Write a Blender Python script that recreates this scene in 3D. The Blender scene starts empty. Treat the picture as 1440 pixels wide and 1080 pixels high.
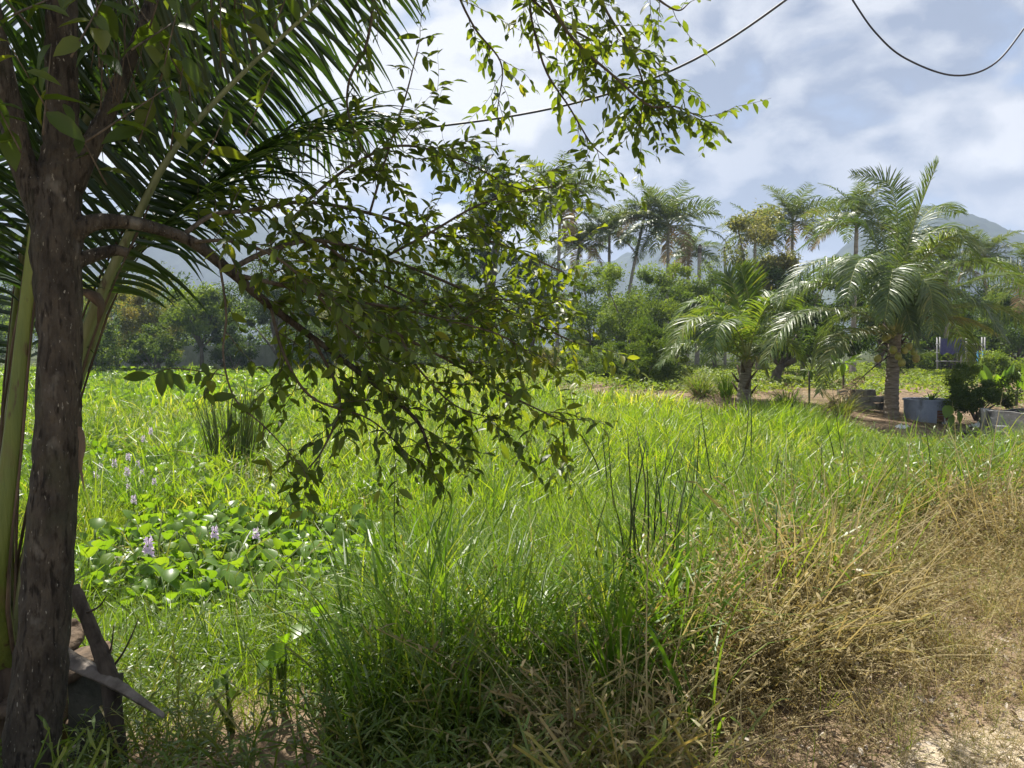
import bpy, math, random
import numpy as np
from mathutils import Vector, Matrix

SC = bpy.context.scene
COL = SC.collection
R = math.radians
rng = np.random.default_rng(11)

# ------------------------------------------------------------------ camera, sky, sun, exposure
FPX, CX, CY, HOR = 1082.0, 720.0, 540.0, 485.0
CAMZ = 1.65
PITCH = math.atan((CY - HOR) / FPX)
cam_d = bpy.data.cameras.new('camera')
cam_d.sensor_width = 36.0
cam_d.lens = FPX / 1440.0 * 36.0
cam_d.clip_start = 0.05
cam_d.clip_end = 9000.0
cam = bpy.data.objects.new('camera', cam_d)
COL.objects.link(cam)
cam.location = (0, 0, CAMZ)
cam.rotation_euler = (math.pi / 2 - PITCH, 0, 0)
SC.camera = cam

SUN_EL, SUN_AZ = R(60), R(-24)          # azimuth from +Y towards +X
SUN_DIR = Vector((math.cos(SUN_EL) * math.sin(SUN_AZ), math.cos(SUN_EL) * math.cos(SUN_AZ), math.sin(SUN_EL)))
sun_d = bpy.data.lights.new('sun', 'SUN')
sun_d.energy = 5.0
sun_d.angle = R(0.6)
sun_d.color = (1.0, 0.95, 0.86)
sun = bpy.data.objects.new('sun', sun_d)
COL.objects.link(sun)
sun.rotation_euler = SUN_DIR.to_track_quat('Z', 'Y').to_euler()

SC.view_settings.view_transform = 'Standard'
SC.view_settings.look = 'None'
SC.view_settings.exposure = 1.28
SC.view_settings.gamma = 1.0
SC.view_settings.use_curve_mapping = False
SC.cycles.max_bounces = 8
SC.cycles.transmission_bounces = 6
SC.cycles.volume_bounces = 0
SC.cycles.use_denoising = True
SC.cycles.denoising_input_passes = 'RGB_ALBEDO_NORMAL'
SC.cycles.sample_clamp_indirect = 6.0

def new_tree(nt):
    nt.nodes.clear()
    def N(t, **kw):
        n = nt.nodes.new(t)
        for k, v in kw.items():
            if k.startswith('_'):
                setattr(n, k[1:], v)
        return n
    return N, nt.links.new

def mathn(N, L, op, a, b=None, c=None, clamp=False):
    n = N('ShaderNodeMath', _operation=op, _use_clamp=clamp)
    for i, v in enumerate((a, b, c)):
        if v is None: continue
        if isinstance(v, (int, float)): n.inputs[i].default_value = v
        else: L(v, n.inputs[i])
    return n.outputs[0]

def mixc(N, L, fac, a, b, blend='MIX'):
    n = N('ShaderNodeMix', _data_type='RGBA', _blend_type=blend)
    for sock, v in ((n.inputs['Factor'], fac), (n.inputs['A'], a), (n.inputs['B'], b)):
        sock2 = sock
        if sock.name in ('A', 'B'):
            sock2 = n.inputs[6] if sock.name == 'A' else n.inputs[7]
        else:
            sock2 = n.inputs[0]
        if isinstance(v, (int, float)): sock2.default_value = v
        elif isinstance(v, tuple): sock2.default_value = (*v, 1.0) if len(v) == 3 else v
        else: L(v, sock2)
    return n.outputs[2]

def mapr(N, L, v, a, b, c=0.0, d=1.0, smooth=False):
    n = N('ShaderNodeMapRange', _interpolation_type='SMOOTHSTEP' if smooth else 'LINEAR')
    L(v, n.inputs[0])
    for i, x in zip((1, 2, 3, 4), (a, b, c, d)): n.inputs[i].default_value = x
    return n.outputs[0]

def build_world():
    w = bpy.data.worlds.new('World')
    SC.world = w
    w.use_nodes = True
    w.cycles.sampling_method = 'MANUAL'; w.cycles.sample_map_resolution = 512
    N, L = new_tree(w.node_tree)
    out = N('ShaderNodeOutputWorld'); bg = N('ShaderNodeBackground')
    STR = 0.1
    bg.inputs[1].default_value = STR
    L(bg.outputs[0], out.inputs[0])
    sky = N('ShaderNodeTexSky', _sky_type='NISHITA', _sun_disc=False)
    sky.sun_elevation = SUN_EL; sky.sun_rotation = SUN_AZ
    sky.air_density = 1.0; sky.dust_density = 1.2; sky.ozone_density = 1.5
    tc = N('ShaderNodeTexCoord')
    wn = N('ShaderNodeTexNoise'); wn.inputs['Scale'].default_value = 6; wn.inputs['Detail'].default_value = 5
    L(tc.outputs['Generated'], wn.inputs['Vector'])
    vm = N('ShaderNodeVectorMath', _operation='MULTIPLY_ADD')       # warp the directions a little so that edges curl
    L(wn.outputs['Color'], vm.inputs[0]); vm.inputs[1].default_value = (.07, .07, .05); L(tc.outputs['Generated'], vm.inputs[2])
    def mapped(off, zs=1.7):
        mp = N('ShaderNodeMapping'); mp.inputs['Location'].default_value = off
        mp.inputs['Scale'].default_value = (1, 1, zs)
        L(vm.outputs[0], mp.inputs[0]); return mp.outputs[0]
    def noise(v, scale, detail, rough):
        n = N('ShaderNodeTexNoise'); n.inputs['Scale'].default_value = scale
        n.inputs['Detail'].default_value = detail; n.inputs['Roughness'].default_value = rough
        L(v, n.inputs['Vector']); return n.outputs[0]
    def height(v):                     # cloud thickness: broad masses with rounded heads on them
        f = noise(v, 3.8, 8, .58)
        vo = N('ShaderNodeTexVoronoi', _feature='SMOOTH_F1'); vo.inputs['Scale'].default_value = 7.5
        vo.inputs['Detail'].default_value = 2; vo.inputs['Roughness'].default_value = .5; vo.inputs['Smoothness'].default_value = .7
        L(v, vo.inputs['Vector'])
        return mathn(N, L, 'MULTIPLY_ADD', vo.outputs['Distance'], -.32, mathn(N, L, 'ADD', f, .16))
    o = SKY_OFF; eps = .03
    h1 = height(mapped(o))
    h2 = height(mapped((o[0] + SUN_DIR.x * eps, o[1] + SUN_DIR.y * eps, o[2] + SUN_DIR.z * eps * 2.2)))
    big = noise(mapped((8.3, 2.2, 5.0)), 2.1, 3, .5)
    cov = mathn(N, L, 'MULTIPLY_ADD', big, .7, mathn(N, L, 'ADD', h1, -.32))
    mask = mapr(N, L, cov, .22, .36, 0, 1, True)
    sh = mapr(N, L, mathn(N, L, 'SUBTRACT', h1, h2), -.085, .125, 0, 1, False)
    def lobe(d, a, b):
        n = N('ShaderNodeVectorMath', _operation='DOT_PRODUCT'); L(tc.outputs['Generated'], n.inputs[0])
        n.inputs[1].default_value = Vector(d).normalized(); return mapr(N, L, n.outputs['Value'], a, b, 0, 1, True)
    glow = lobe((-.10, .92, .36), .86, 1.0)       # thinner bright cloud below the sun
    dark = lobe((.24, .96, .17), .965, .998)      # heavy rain cloud over the palms
    lit = mathn(N, L, 'MULTIPLY_ADD', sh, .78, mapr(N, L, big, .36, .62, -.12, .16))
    lit = mathn(N, L, 'MULTIPLY_ADD', glow, .42, lit)
    lit = mathn(N, L, 'MULTIPLY_ADD', dark, -.6, lit, clamp=True)
    k = 1.0 / STR
    cl = mixc(N, L, lit, tuple(v * k for v in (.132, .157, .212)), tuple(v * k for v in (.385, .388, .402)))
    blue = mixc(N, L, .85, sky.outputs[0], tuple(v * k for v in (.138, .176, .258)))
    col = mixc(N, L, mask, blue, cl)
    sep = N('ShaderNodeSeparateXYZ'); L(tc.outputs['Generated'], sep.inputs[0])
    low = mapr(N, L, sep.outputs[2], 0.0, 0.12, .5, 0.0, True)      # pale air low over the horizon
    col = mixc(N, L, low, col, tuple(v * k for v in (.178, .20, .242)))
    L(col, bg.inputs[0])
SKY_OFF = (8.67, 4.7, 1.75)
build_world()

# ------------------------------------------------------------------ projection helpers (pixels of the 1440 wide photo to points)
FW = np.array((0, math.cos(PITCH), -math.sin(PITCH)))
UPV = np.array((0, math.sin(PITCH), math.cos(PITCH)))
CAM = np.array((0, 0, CAMZ))
def P(px, py, d):
    return CAM + d * (FW + (px - CX) / FPX * np.array((1.0, 0, 0)) + (CY - py) / FPX * UPV)
def PL(pts):
    return np.array([P(*p) for p in pts])
def pix(p):
    v = np.asarray(p, float) - CAM
    dep = np.maximum(v @ FW, 1e-3)
    return CX + FPX * v[..., 0] / dep, CY - FPX * (v @ UPV) / dep, dep

def sst(a, b, x):
    t = np.clip((x - a) / (b - a), 0, 1)
    return t * t * (3 - 2 * t)
_perm = np.random.default_rng(5).random((256, 256))
def vnoise(x, y, s=1.0, o=0):
    x = np.asarray(x, float) / s + 31.7 * (o + 1); y = np.asarray(y, float) / s + 17.3 * (o + 1)
    xi = np.floor(x).astype(int); yi = np.floor(y).astype(int)
    fx = x - xi; fy = y - yi
    fx = fx * fx * (3 - 2 * fx); fy = fy * fy * (3 - 2 * fy)
    g = lambda a, b: _perm[a % 256, b % 256]
    return (g(xi, yi) * (1 - fx) + g(xi + 1, yi) * fx) * (1 - fy) + (g(xi, yi + 1) * (1 - fx) + g(xi + 1, yi + 1) * fx) * fy
def fbm(x, y, s=1.0, o=0):
    return (vnoise(x, y, s, o) + .5 * vnoise(x, y, s / 2.1, o + 3) + .25 * vnoise(x, y, s / 4.3, o + 7)) / 1.75

def s_road(x, y):      # distance beyond the road edge, positive on the bank
    return (x - 1.6) * -0.645 + (y - 3.0) * 0.764
def r_land(x, y):      # distance inside the raised land on the right and at the back
    r1 = (x - 3.9) * 0.886 + (y - 28.0) * 0.464
    wob = (fbm(x, y, 3.0, 2) - .5) * 1.2
    return np.maximum(r1, y - 61 + 0.02 * x) + wob
SWAMP = -0.66
def gz(x, y):
    x = np.asarray(x, float); y = np.asarray(y, float)
    s = s_road(x, y) + (fbm(x, y, 1.6, 4) - .5) * .5
    z = SWAMP * sst(1.6, 5.2, s)
    z = z + (-0.12 - SWAMP) * sst(-0.3, 1.6, r_land(x, y)) * sst(6, 12, s)
    z = z + (fbm(x, y, 2.2, 1) - .5) * .16 + (fbm(x, y, .35, 6) - .5) * .035
    d = np.hypot(x, y)
    return z + sst(200, 700, d) * 0.0
def G(px, py):         # point of the ground seen at a pixel
    lo, hi = 1.0, 400.0
    for d in np.geomspace(1.5, 400, 400):
        p = P(px, py, d)
        if p[2] < gz(p[0], p[1]): hi = d; break
        lo = d
    for _ in range(30):
        m = .5 * (lo + hi); p = P(px, py, m)
        if p[2] < gz(p[0], p[1]): hi = m
        else: lo = m
    p = P(px, py, hi)
    return np.array((p[0], p[1], float(gz(p[0], p[1]))))
def GD(px, d):         # ground point at a pixel column and a distance
    p = P(px, HOR, d)
    return np.array((p[0], p[1], float(gz(p[0], p[1]))))

# ------------------------------------------------------------------ mesh helpers
class MB:
    def __init__(s): s.V = []; s.Q = []; s.T = []; s.A = []; s.QM = []; s.TM = []; s.n = 0
    def add(s, V, Q=None, T=None, tint=None, mat=0):
        V = np.asarray(V, float).reshape(-1, 3)
        s.V.append(V)
        if tint is None: tint = 0.5
        s.A.append(np.broadcast_to(np.asarray(tint, float).reshape(-1), (len(V),)) if np.size(tint) in (1, len(V)) else np.repeat(tint, len(V) // np.size(tint)))
        if Q is not None and len(Q):
            Q = np.asarray(Q, int).reshape(-1, 4); s.Q.append(Q + s.n); s.QM.append(np.full(len(Q), mat))
        if T is not None and len(T):
            T = np.asarray(T, int).reshape(-1, 3); s.T.append(T + s.n); s.TM.append(np.full(len(T), mat))
        s.n += len(V)
        return s
    def mesh(s, name, mats, smooth=False, off=None):
        V = np.concatenate(s.V) if s.V else np.zeros((0, 3))
        if off is not None: V = V - off
        Q = np.concatenate(s.Q) if s.Q else np.zeros((0, 4), int)
        T = np.concatenate(s.T) if s.T else np.zeros((0, 3), int)
        me = bpy.data.meshes.new(name)
        me.vertices.add(len(V)); me.vertices.foreach_set('co', V.astype(np.float32).ravel())
        loops = np.concatenate((Q.ravel(), T.ravel())).astype(np.int32)
        me.loops.add(len(loops)); me.loops.foreach_set('vertex_index', loops)
        tot = np.concatenate((np.full(len(Q), 4), np.full(len(T), 3))).astype(np.int32)
        start = np.concatenate(([0], np.cumsum(tot)[:-1])).astype(np.int32) if len(tot) else np.zeros(0, np.int32)
        me.polygons.add(len(tot)); me.polygons.foreach_set('loop_start', start)
        mi = np.concatenate(s.QM + s.TM).astype(np.int32) if (s.QM or s.TM) else np.zeros(0, np.int32)
        me.polygons.foreach_set('material_index', mi)
        me.polygons.foreach_set('use_smooth', np.full(len(tot), smooth))
        a = me.attributes.new('tint', 'FLOAT', 'POINT')
        a.data.foreach_set('value', np.concatenate(s.A).astype(np.float32) if s.A else np.zeros(0, np.float32))
        me.update(calc_edges=True)
        for m in (mats if isinstance(mats, (list, tuple)) else [mats]): me.materials.append(m)
        return me

def nrm(v):
    return v / np.maximum(np.linalg.norm(v, axis=-1, keepdims=True), 1e-9)

def spline(pts, n):
    pts = np.asarray(pts, float); k = len(pts)
    if k == 2: return pts[0] + (pts[1] - pts[0]) * np.linspace(0, 1, n)[:, None]
    q = np.vstack((2 * pts[0] - pts[1], pts, 2 * pts[-1] - pts[-2]))
    t = np.linspace(0, k - 1, n); i = np.minimum(t.astype(int), k - 2); f = (t - i)[:, None]
    p0, p1, p2, p3 = q[i], q[i + 1], q[i + 2], q[i + 3]
    return .5 * (2 * p1 + (p2 - p0) * f + (2 * p0 - 5 * p1 + 4 * p2 - p3) * f ** 2 + (3 * p1 - p0 - 3 * p2 + p3) * f ** 3)

def tube(Pts, rad, sides=6, squash=None, bump=None):
    Pts = np.asarray(Pts, float); k = len(Pts)
    rad = np.broadcast_to(np.asarray(rad, float), (k,))
    T = nrm(np.gradient(Pts, axis=0))
    ref = np.array((0, 0, 1.0)) if abs(T[0][2]) < .9 else np.array((1.0, 0, 0))
    u = nrm(np.cross(T[0], ref)); V = []
    a = np.linspace(0, 2 * math.pi, sides, endpoint=False)
    for i in range(k):
        u = nrm(u - T[i] * (u @ T[i])); w = np.cross(T[i], u)
        r = rad[i] * (np.ones(sides) if bump is None else bump[i])
        V.append(Pts[i] + (np.cos(a) * r)[:, None] * u + (np.sin(a) * r * (squash or 1))[:, None] * w)
    V = np.concatenate(V)
    j = np.arange(sides); j2 = (j + 1) % sides
    Q = np.concatenate([np.stack((i * sides + j, i * sides + j2, (i + 1) * sides + j2, (i + 1) * sides + j), 1) for i in range(k - 1)])
    V = np.vstack((V, Pts[0], Pts[-1]))
    n = k * sides
    Tt = np.concatenate((np.stack((np.full(sides, n), j2, j), 1), np.stack((np.full(sides, n + 1), (k - 1) * sides + j, (k - 1) * sides + j2), 1)))
    return V, Q, Tt

def strips(C, W, fold=None):
    """C (n,m,3) centre lines, W (n,m,3) half widths; fold (n,m,3) lowers the centre line"""
    n, m, _ = C.shape
    if fold is None:
        V = np.stack((C - W, C + W), 2); c = 2
    else:
        V = np.stack((C - W, C + fold, C + W), 2); c = 3
    base = (np.arange(n) * m * c)[:, None, None]
    r = (np.arange(m - 1) * c)[None, :, None]; k = np.arange(c - 1)[None, None, :]
    i0 = base + r + k
    Q = np.stack((i0, i0 + 1, i0 + 1 + c, i0 + c), -1).reshape(-1, 4)
    return V.reshape(-1, 3), Q, m * c

def box(c, s, rz=0, jit=0, rg=None):
    v = np.array([(x, y, z) for x in (-.5, .5) for y in (-.5, .5) for z in (-.5, .5)]) * np.asarray(s, float)
    if jit: v = v + (rg or rng).normal(0, jit, v.shape)
    ca, sa = math.cos(rz), math.sin(rz)
    v = np.stack((v[:, 0] * ca - v[:, 1] * sa, v[:, 0] * sa + v[:, 1] * ca, v[:, 2]), 1) + np.asarray(c, float)
    return v, [(0, 1, 3, 2), (4, 6, 7, 5), (0, 4, 5, 1), (2, 3, 7, 6), (0, 2, 6, 4), (1, 5, 7, 3)]

# leaf template: length on x, width on y, fold and droop on z
def leaf_template(wide=.42, fold=.16, droop=.16):
    xs = [0, .22, .5, .78, 1]; ws = [.02, .8, 1, .62, .0]
    V = []
    for x, w in zip(xs, ws):
        z = -droop * x * x
        V += [(x, w * .5, z + fold * w * .5), (x, 0, z), (x, -w * .5, z + fold * w * .5)]
    Q = []
    for i in range(4):
        for k in range(2):
            a = i * 3 + k; Q.append((a, a + 1, a + 4, a + 3))
    return np.array(V), np.array(Q)
LT_V, LT_Q = leaf_template()
RH_V = np.array([(0, 0, 0), (.45, .5, .08), (1, 0, -.1), (.45, -.5, .08)])      # small far leaf, one quad
def frames(d, up):
    x = nrm(d); y = nrm(np.cross(up, x)); z = np.cross(x, y)
    return np.stack((x, y, z), -1)            # columns
def bake(mb, tv, tq, pos, Rm, L, W, tint, mat=0):
    sc = np.stack((L, W, L), 1)[:, None, :]
    v = tv[None] * sc
    v = np.einsum('nij,nkj->nki', Rm, v) + pos[:, None, :]
    n, k = len(pos), len(tv)
    q = (tq[None] + (np.arange(n) * k)[:, None, None]).reshape(-1, 4)
    mb.add(v.reshape(-1, 3), q, tint=np.repeat(tint, k), mat=mat)

# ------------------------------------------------------------------ scene objects
ORG = {}
def tag(o, label=None, cat=None, group=None, kind=None):
    if label: o['label'] = label
    if cat: o['category'] = cat
    if group: o['group'] = group
    if kind: o['kind'] = kind
    return o
def thing(name, label, cat, loc=(0, 0, 0), group=None):
    o = bpy.data.objects.new(name, None); o.empty_display_size = .2; COL.objects.link(o)
    o.location = tuple(float(v) for v in loc); ORG[o.name] = np.asarray(loc, float)
    return tag(o, label, cat, group)
def part(name, mb, mats, parent=None, smooth=False, kind=None, label=None):
    """links one mesh object; the mesh is given in world space (relative to the parent's base)"""
    off = ORG[parent.name] if parent is not None else None
    me = mb if isinstance(mb, bpy.types.Mesh) else mb.mesh(name, mats, smooth, off)
    o = bpy.data.objects.new(name, me); COL.objects.link(o)
    if parent is not None:
        o.parent = parent; ORG[o.name] = off
    if kind: o['kind'] = kind
    if label: o['label'] = label
    return o
KIDS = {}
def copy_tree(o, parent=None):
    c = o.copy(); COL.objects.link(c)
    if parent is not None: c.parent = parent
    for ch in list(o.children): copy_tree(ch, c)
    return c

# ------------------------------------------------------------------ materials
def mat_leaf(name, cols, trans, rough=.5, tfac=.42, spec=.4, scale=None, spot=None):
    """cols: list of colours picked by the leaf's own tint; trans: tint of light passing through"""
    m = bpy.data.materials.new(name); m.use_nodes = True
    N, L = new_tree(m.node_tree)
    out = N('ShaderNodeOutputMaterial')
    a = N('ShaderNodeAttribute', _attribute_name='tint')
    b = N('ShaderNodeAttribute', _attribute_name='itint', _attribute_type='INSTANCER')
    oi = N('ShaderNodeObjectInfo')
    f = mathn(N, L, 'ADD', a.outputs['Fac'], b.outputs['Fac'])
    f = mathn(N, L, 'ADD', f, mathn(N, L, 'MULTIPLY_ADD', oi.outputs['Random'], .16, -.08), clamp=True)
    rp = N('ShaderNodeValToRGB')
    el = rp.color_ramp.elements
    for i, c in enumerate(cols):
        x = i / max(1, len(cols) - 1)
        e = el[i] if i < 2 else el.new(x)
        e.position = x; e.color = (*c, 1)
    L(f, rp.inputs[0])
    col = rp.outputs[0]
    if spot:
        tcn = N('ShaderNodeTexCoord'); nz = N('ShaderNodeTexNoise'); nz.inputs['Scale'].default_value = spot[0]
        nz.inputs['Detail'].default_value = 3
        L(tcn.outputs['Object'], nz.inputs['Vector'])
        col = mixc(N, L, mapr(N, L, nz.outputs[0], .58, .72), col, spot[1])
    p = N('ShaderNodeBsdfPrincipled')
    p.inputs['Roughness'].default_value = rough
    p.inputs['Specular IOR Level'].default_value = spec
    L(col, p.inputs['Base Color'])
    t = N('ShaderNodeBsdfTranslucent')
    L(mixc(N, L, 1.0, col, trans, 'MULTIPLY'), t.inputs[0])
    mx = N('ShaderNodeMixShader'); mx.inputs[0].default_value = tfac
    L(p.outputs[0], mx.inputs[1]); L(t.outputs[0], mx.inputs[2])
    L(mx.outputs[0], out.inputs[0])
    return m

def mat_rough(name, c1, c2, scale=8, rough=.85, stretch=(1, 1, 1), bump=.3, fleck=None, bscale=None, spec=.25, mixlo=.35, mixhi=.65):
    m = bpy.data.materials.new(name); m.use_nodes = True
    N, L = new_tree(m.node_tree)
    out = N('ShaderNodeOutputMaterial'); p = N('ShaderNodeBsdfPrincipled')
    tcn = N('ShaderNodeTexCoord'); mp = N('ShaderNodeMapping'); mp.inputs['Scale'].default_value = stretch
    L(tcn.outputs['Object'], mp.inputs[0])
    nz = N('ShaderNodeTexNoise'); nz.inputs['Scale'].default_value = scale; nz.inputs['Detail'].default_value = 7
    nz.inputs['Roughness'].default_value = .62
    L(mp.outputs[0], nz.inputs['Vector'])
    col = mixc(N, L, mapr(N, L, nz.outputs[0], mixlo, mixhi), c1, c2)
    if fleck:
        for (fs, fst, fc, lo, hi) in fleck:
            mp2 = N('ShaderNodeMapping'); mp2.inputs['Scale'].default_value = fst
            L(tcn.outputs['Object'], mp2.inputs[0])
            n2 = N('ShaderNodeTexNoise'); n2.inputs['Scale'].default_value = fs; n2.inputs['Detail'].default_value = 4
            L(mp2.outputs[0], n2.inputs['Vector'])
            col = mixc(N, L, mapr(N, L, n2.outputs[0], lo, hi), col, fc)
    L(col, p.inputs['Base Color'])
    p.inputs['Roughness'].default_value = rough; p.inputs['Specular IOR Level'].default_value = spec
    if bump:
        nb = N('ShaderNodeTexNoise'); nb.inputs['Scale'].default_value = bscale or scale * 2.5; nb.inputs['Detail'].default_value = 8
        L(mp.outputs[0], nb.inputs['Vector'])
        bp = N('ShaderNodeBump'); bp.inputs['Strength'].default_value = bump; bp.inputs['Distance'].default_value = .03
        L(nb.outputs[0], bp.inputs['Height']); L(bp.outputs[0], p.inputs['Normal'])
    L(p.outputs[0], out.inputs[0])
    return m

YT = (2.1, 2.0, .65)
M = {}
M['grass'] = mat_leaf('grass', [(.062, .118, .010), (.112, .188, .015), (.185, .245, .026), (.36, .32, .11)], (2.05, 2.0, .65), .42, .48, .35)
M['sedge'] = mat_leaf('sedge', [(.05, .108, .011), (.085, .158, .015), (.145, .205, .024), (.32, .28, .09)], (2.0, 1.95, .7), .42, .44, .38)
M['weed'] = mat_leaf('weed', [(.055, .098, .015), (.092, .145, .02), (.155, .172, .038), (.28, .21, .09)], (1.8, 1.75, .8), .42, .4, .45)
M['dry'] = mat_leaf('dry_grass', [(.12, .092, .043), (.22, .175, .082), (.37, .305, .165), (.17, .185, .05)], (1.5, 1.4, .9), .7, .35, .2)
M['hyacinth'] = mat_leaf('hyacinth_leaf', [(.065, .135, .014), (.105, .19, .02), (.15, .225, .028)], (2.1, 2.0, .6), .38, .45, .45)
M['creeper'] = mat_leaf('creeper_leaf', [(.085, .14, .018), (.14, .20, .026), (.20, .24, .04)], (2.0, 1.9, .7), .5, .42, .35)
M['taro'] = mat_leaf('taro_leaf', [(.06, .13, .012), (.09, .18, .016), (.13, .22, .02)], (2.3, 2.2, .5), .35, .5, .45)
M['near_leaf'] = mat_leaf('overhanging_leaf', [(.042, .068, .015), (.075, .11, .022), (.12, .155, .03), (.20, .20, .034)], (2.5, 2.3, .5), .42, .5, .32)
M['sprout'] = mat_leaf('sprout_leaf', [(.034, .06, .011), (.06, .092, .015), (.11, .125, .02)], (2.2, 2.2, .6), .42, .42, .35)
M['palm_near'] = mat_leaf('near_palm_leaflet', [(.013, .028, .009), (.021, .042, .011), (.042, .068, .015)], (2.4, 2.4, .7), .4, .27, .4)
M['palm'] = mat_leaf('coconut_leaflet', [(.042, .078, .024), (.07, .112, .032), (.118, .15, .042), (.28, .25, .07)], (1.9, 1.85, .6), .42, .38, .45)
M['palm_young'] = mat_leaf('young_palm_leaflet', [(.046, .088, .024), (.076, .125, .03), (.13, .165, .036), (.25, .22, .06)], (2.2, 2.1, .5), .45, .45, .45)
M['palm_far'] = mat_leaf('tall_palm_leaflet', [(.045, .078, .027), (.072, .112, .036), (.12, .148, .048), (.20, .18, .065)], (1.9, 1.8, .6), .4, .36, .5)
M['dead_frond'] = mat_leaf('dead_frond', [(.16, .11, .055), (.26, .19, .10), (.34, .27, .15)], (1.3, 1.2, .9), .7, .3, .2)
def crown_mat(name, a, b, c, rough=.5):
    return mat_leaf(name, [a, b, c], (2.0, 1.9, .65), rough, .42, .22)
M['crown_bright'] = crown_mat('bright_green_foliage', (.075, .125, .018), (.12, .178, .025), (.18, .23, .038))
M['crown_mid'] = crown_mat('mid_green_foliage', (.045, .085, .016), (.078, .125, .022), (.13, .17, .032))
M['crown_dark'] = crown_mat('dark_green_foliage', (.024, .048, .012), (.042, .075, .016), (.075, .108, .025))
M['crown_olive'] = crown_mat('olive_foliage', (.09, .11, .028), (.14, .155, .038), (.23, .18, .05))
M['crown_grey'] = crown_mat('greyish_glossy_foliage', (.07, .09, .038), (.12, .135, .065), (.20, .19, .11), .35)
M['petal'] = mat_leaf('hyacinth_petal', [(.66, .54, .72), (.78, .68, .82), (.86, .80, .88)], (1.1, 1.0, 1.1), .6, .4, .2)
M['stalk'] = mat_leaf('green_stalk', [(.05, .10, .015), (.085, .14, .02), (.13, .17, .03)], (1.6, 1.6, .6), .45, .15, .4)
M['reed'] = mat_leaf('reed_stalk', [(.03, .055, .015), (.05, .075, .02), (.12, .11, .04)], (1.5, 1.5, .6), .5, .15, .35)
M['bark'] = mat_rough('speckled_bark', (.025, .021, .016), (.076, .064, .048), 16, .92, (1, 1, .4), 1.0,
                      [(60, (1, 1, .22), (.015, .012, .009), .54, .66), (110, (1, 1, .32), (.24, .225, .185), .66, .72), (12, (1, 1, .6), (.12, .11, .09), .62, .72), (3.2, (1, 1, .7), (.045, .05, .028), .55, .7)], 46)
M['twig'] = mat_rough('twig_bark', (.045, .035, .024), (.11, .09, .065), 40, .85, (1, 1, .6), .3)
M['limb'] = mat_rough('far_bark', (.10, .08, .06), (.20, .175, .14), 6, .9, (1, 1, .5), .3)
M['palm_trunk'] = mat_rough('ringed_palm_bark', (.15, .12, .09), (.30, .26, .21), 5, .9, (1, 1, 3.5), .5,
                            [(3, (1, 1, 6), (.10, .08, .06), .55, .68)], 18)
M['tall_trunk'] = mat_rough('tall_palm_bark', (.20, .175, .15), (.36, .33, .28), 3, .9, (1, 1, 2.5), .3)
M['petiole'] = mat_rough('green_petiole', (.085, .12, .02), (.17, .20, .035), 9, .5, (1, 1, .12), .25, [(30, (1, 1, .25), (.07, .05, .02), .60, .68), (6, (1, 1, .5), (.12, .10, .035), .55, .72)], 60, .4)
M['petiole_pale'] = mat_rough('pale_petiole', (.12, .135, .055), (.20, .21, .09), 9, .55, (1, 1, .15), .25, [(30, (1, 1, .3), (.09, .07, .035), .6, .68)], 60, .35)
M['rachis'] = mat_rough('frond_midrib', (.16, .19, .05), (.27, .28, .09), 4, .5, (1, 1, 1), .0)
M['sheath'] = mat_rough('dry_sheath', (.05, .036, .025), (.14, .10, .066), 12, .9, (1, 1, .25), .6)
M['dead_wood'] = mat_rough('grey_dead_wood', (.085, .07, .056), (.22, .19, .16), 12, .88, (1, .3, 1), .5, [(5, (1, 1, 1), (.07, .055, .045), .58, .7)])
M['dark_wood'] = mat_rough('dark_dead_wood', (.03, .024, .018), (.10, .08, .062), 14, .9, (1, 1, .3), .6)
M['coconut'] = mat_rough('coconut_husk', (.24, .26, .05), (.40, .36, .09), 7, .45, (1, 1, 1), .1, [(3, (1, 1, 1), (.22, .13, .045), .58, .7)], None, .4)
M['concrete'] = mat_rough('weathered_concrete', (.19, .185, .175), (.36, .35, .33), 3.5, .95, (1, 1, 1.5), .5,
                          [(2.2, (1, 1, .5), (.045, .045, .04), .52, .66), (9, (1, 1, 1), (.47, .46, .43), .62, .7)], 20)
M['rubble'] = mat_rough('stained_block_wall', (.17, .16, .145), (.30, .285, .26), 5, .95, (1, 1, 1.2), .6, [(3, (1, 1, .7), (.06, .06, .055), .5, .65)], 15)
M['tub'] = mat_rough('blue_painted_render', (.24, .28, .37), (.33, .37, .46), 4, .75, (1, 1, .7), .15, [(4, (1, 1, .5), (.16, .18, .22), .58, .7)])
M['brickred'] = mat_rough('exposed_brick', (.16, .075, .04), (.27, .13, .075), 18, .95, (1, 1, 1), .6)
M['mortar'] = mat_rough('mortar', (.22, .19, .16), (.32, .28, .24), 20, .95, (1, 1, 1), .4)
M['blue_metal'] = mat_rough('blue_painted_metal', (.05, .26, .48), (.09, .34, .56), 10, .5, (1, 1, 1), .05, None, None, .5)
M['grey_metal'] = mat_rough('grey_steel_pole', (.16, .16, .16), (.26, .26, .26), 8, .5, (1, 1, 1), .05, None, None, .5)
M['tarp'] = mat_rough('indigo_tarpaulin', (.05, .05, .12), (.075, .075, .17), 5, .6, (1, 1, 1), .2)
M['shed_dark'] = mat_rough('dark_boards', (.04, .035, .032), (.08, .07, .06), 8, .9, (1, 1, .3), .3)
M['plaster'] = mat_rough('grey_white_wall', (.22, .225, .22), (.34, .34, .335), 2.5, .9, (1, 1, .6), .2, [(1.5, (1, 1, .3), (.25, .25, .23), .58, .75)])
M['plastic'] = mat_rough('white_plastic', (.62, .63, .65), (.74, .75, .77), 10, .5, (1, 1, 1), .2)
M['cable'] = mat_rough('black_cable', (.018, .018, .024), (.03, .03, .038), 10, .5, (1, 1, 1), 0, None, None, .4)
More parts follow.
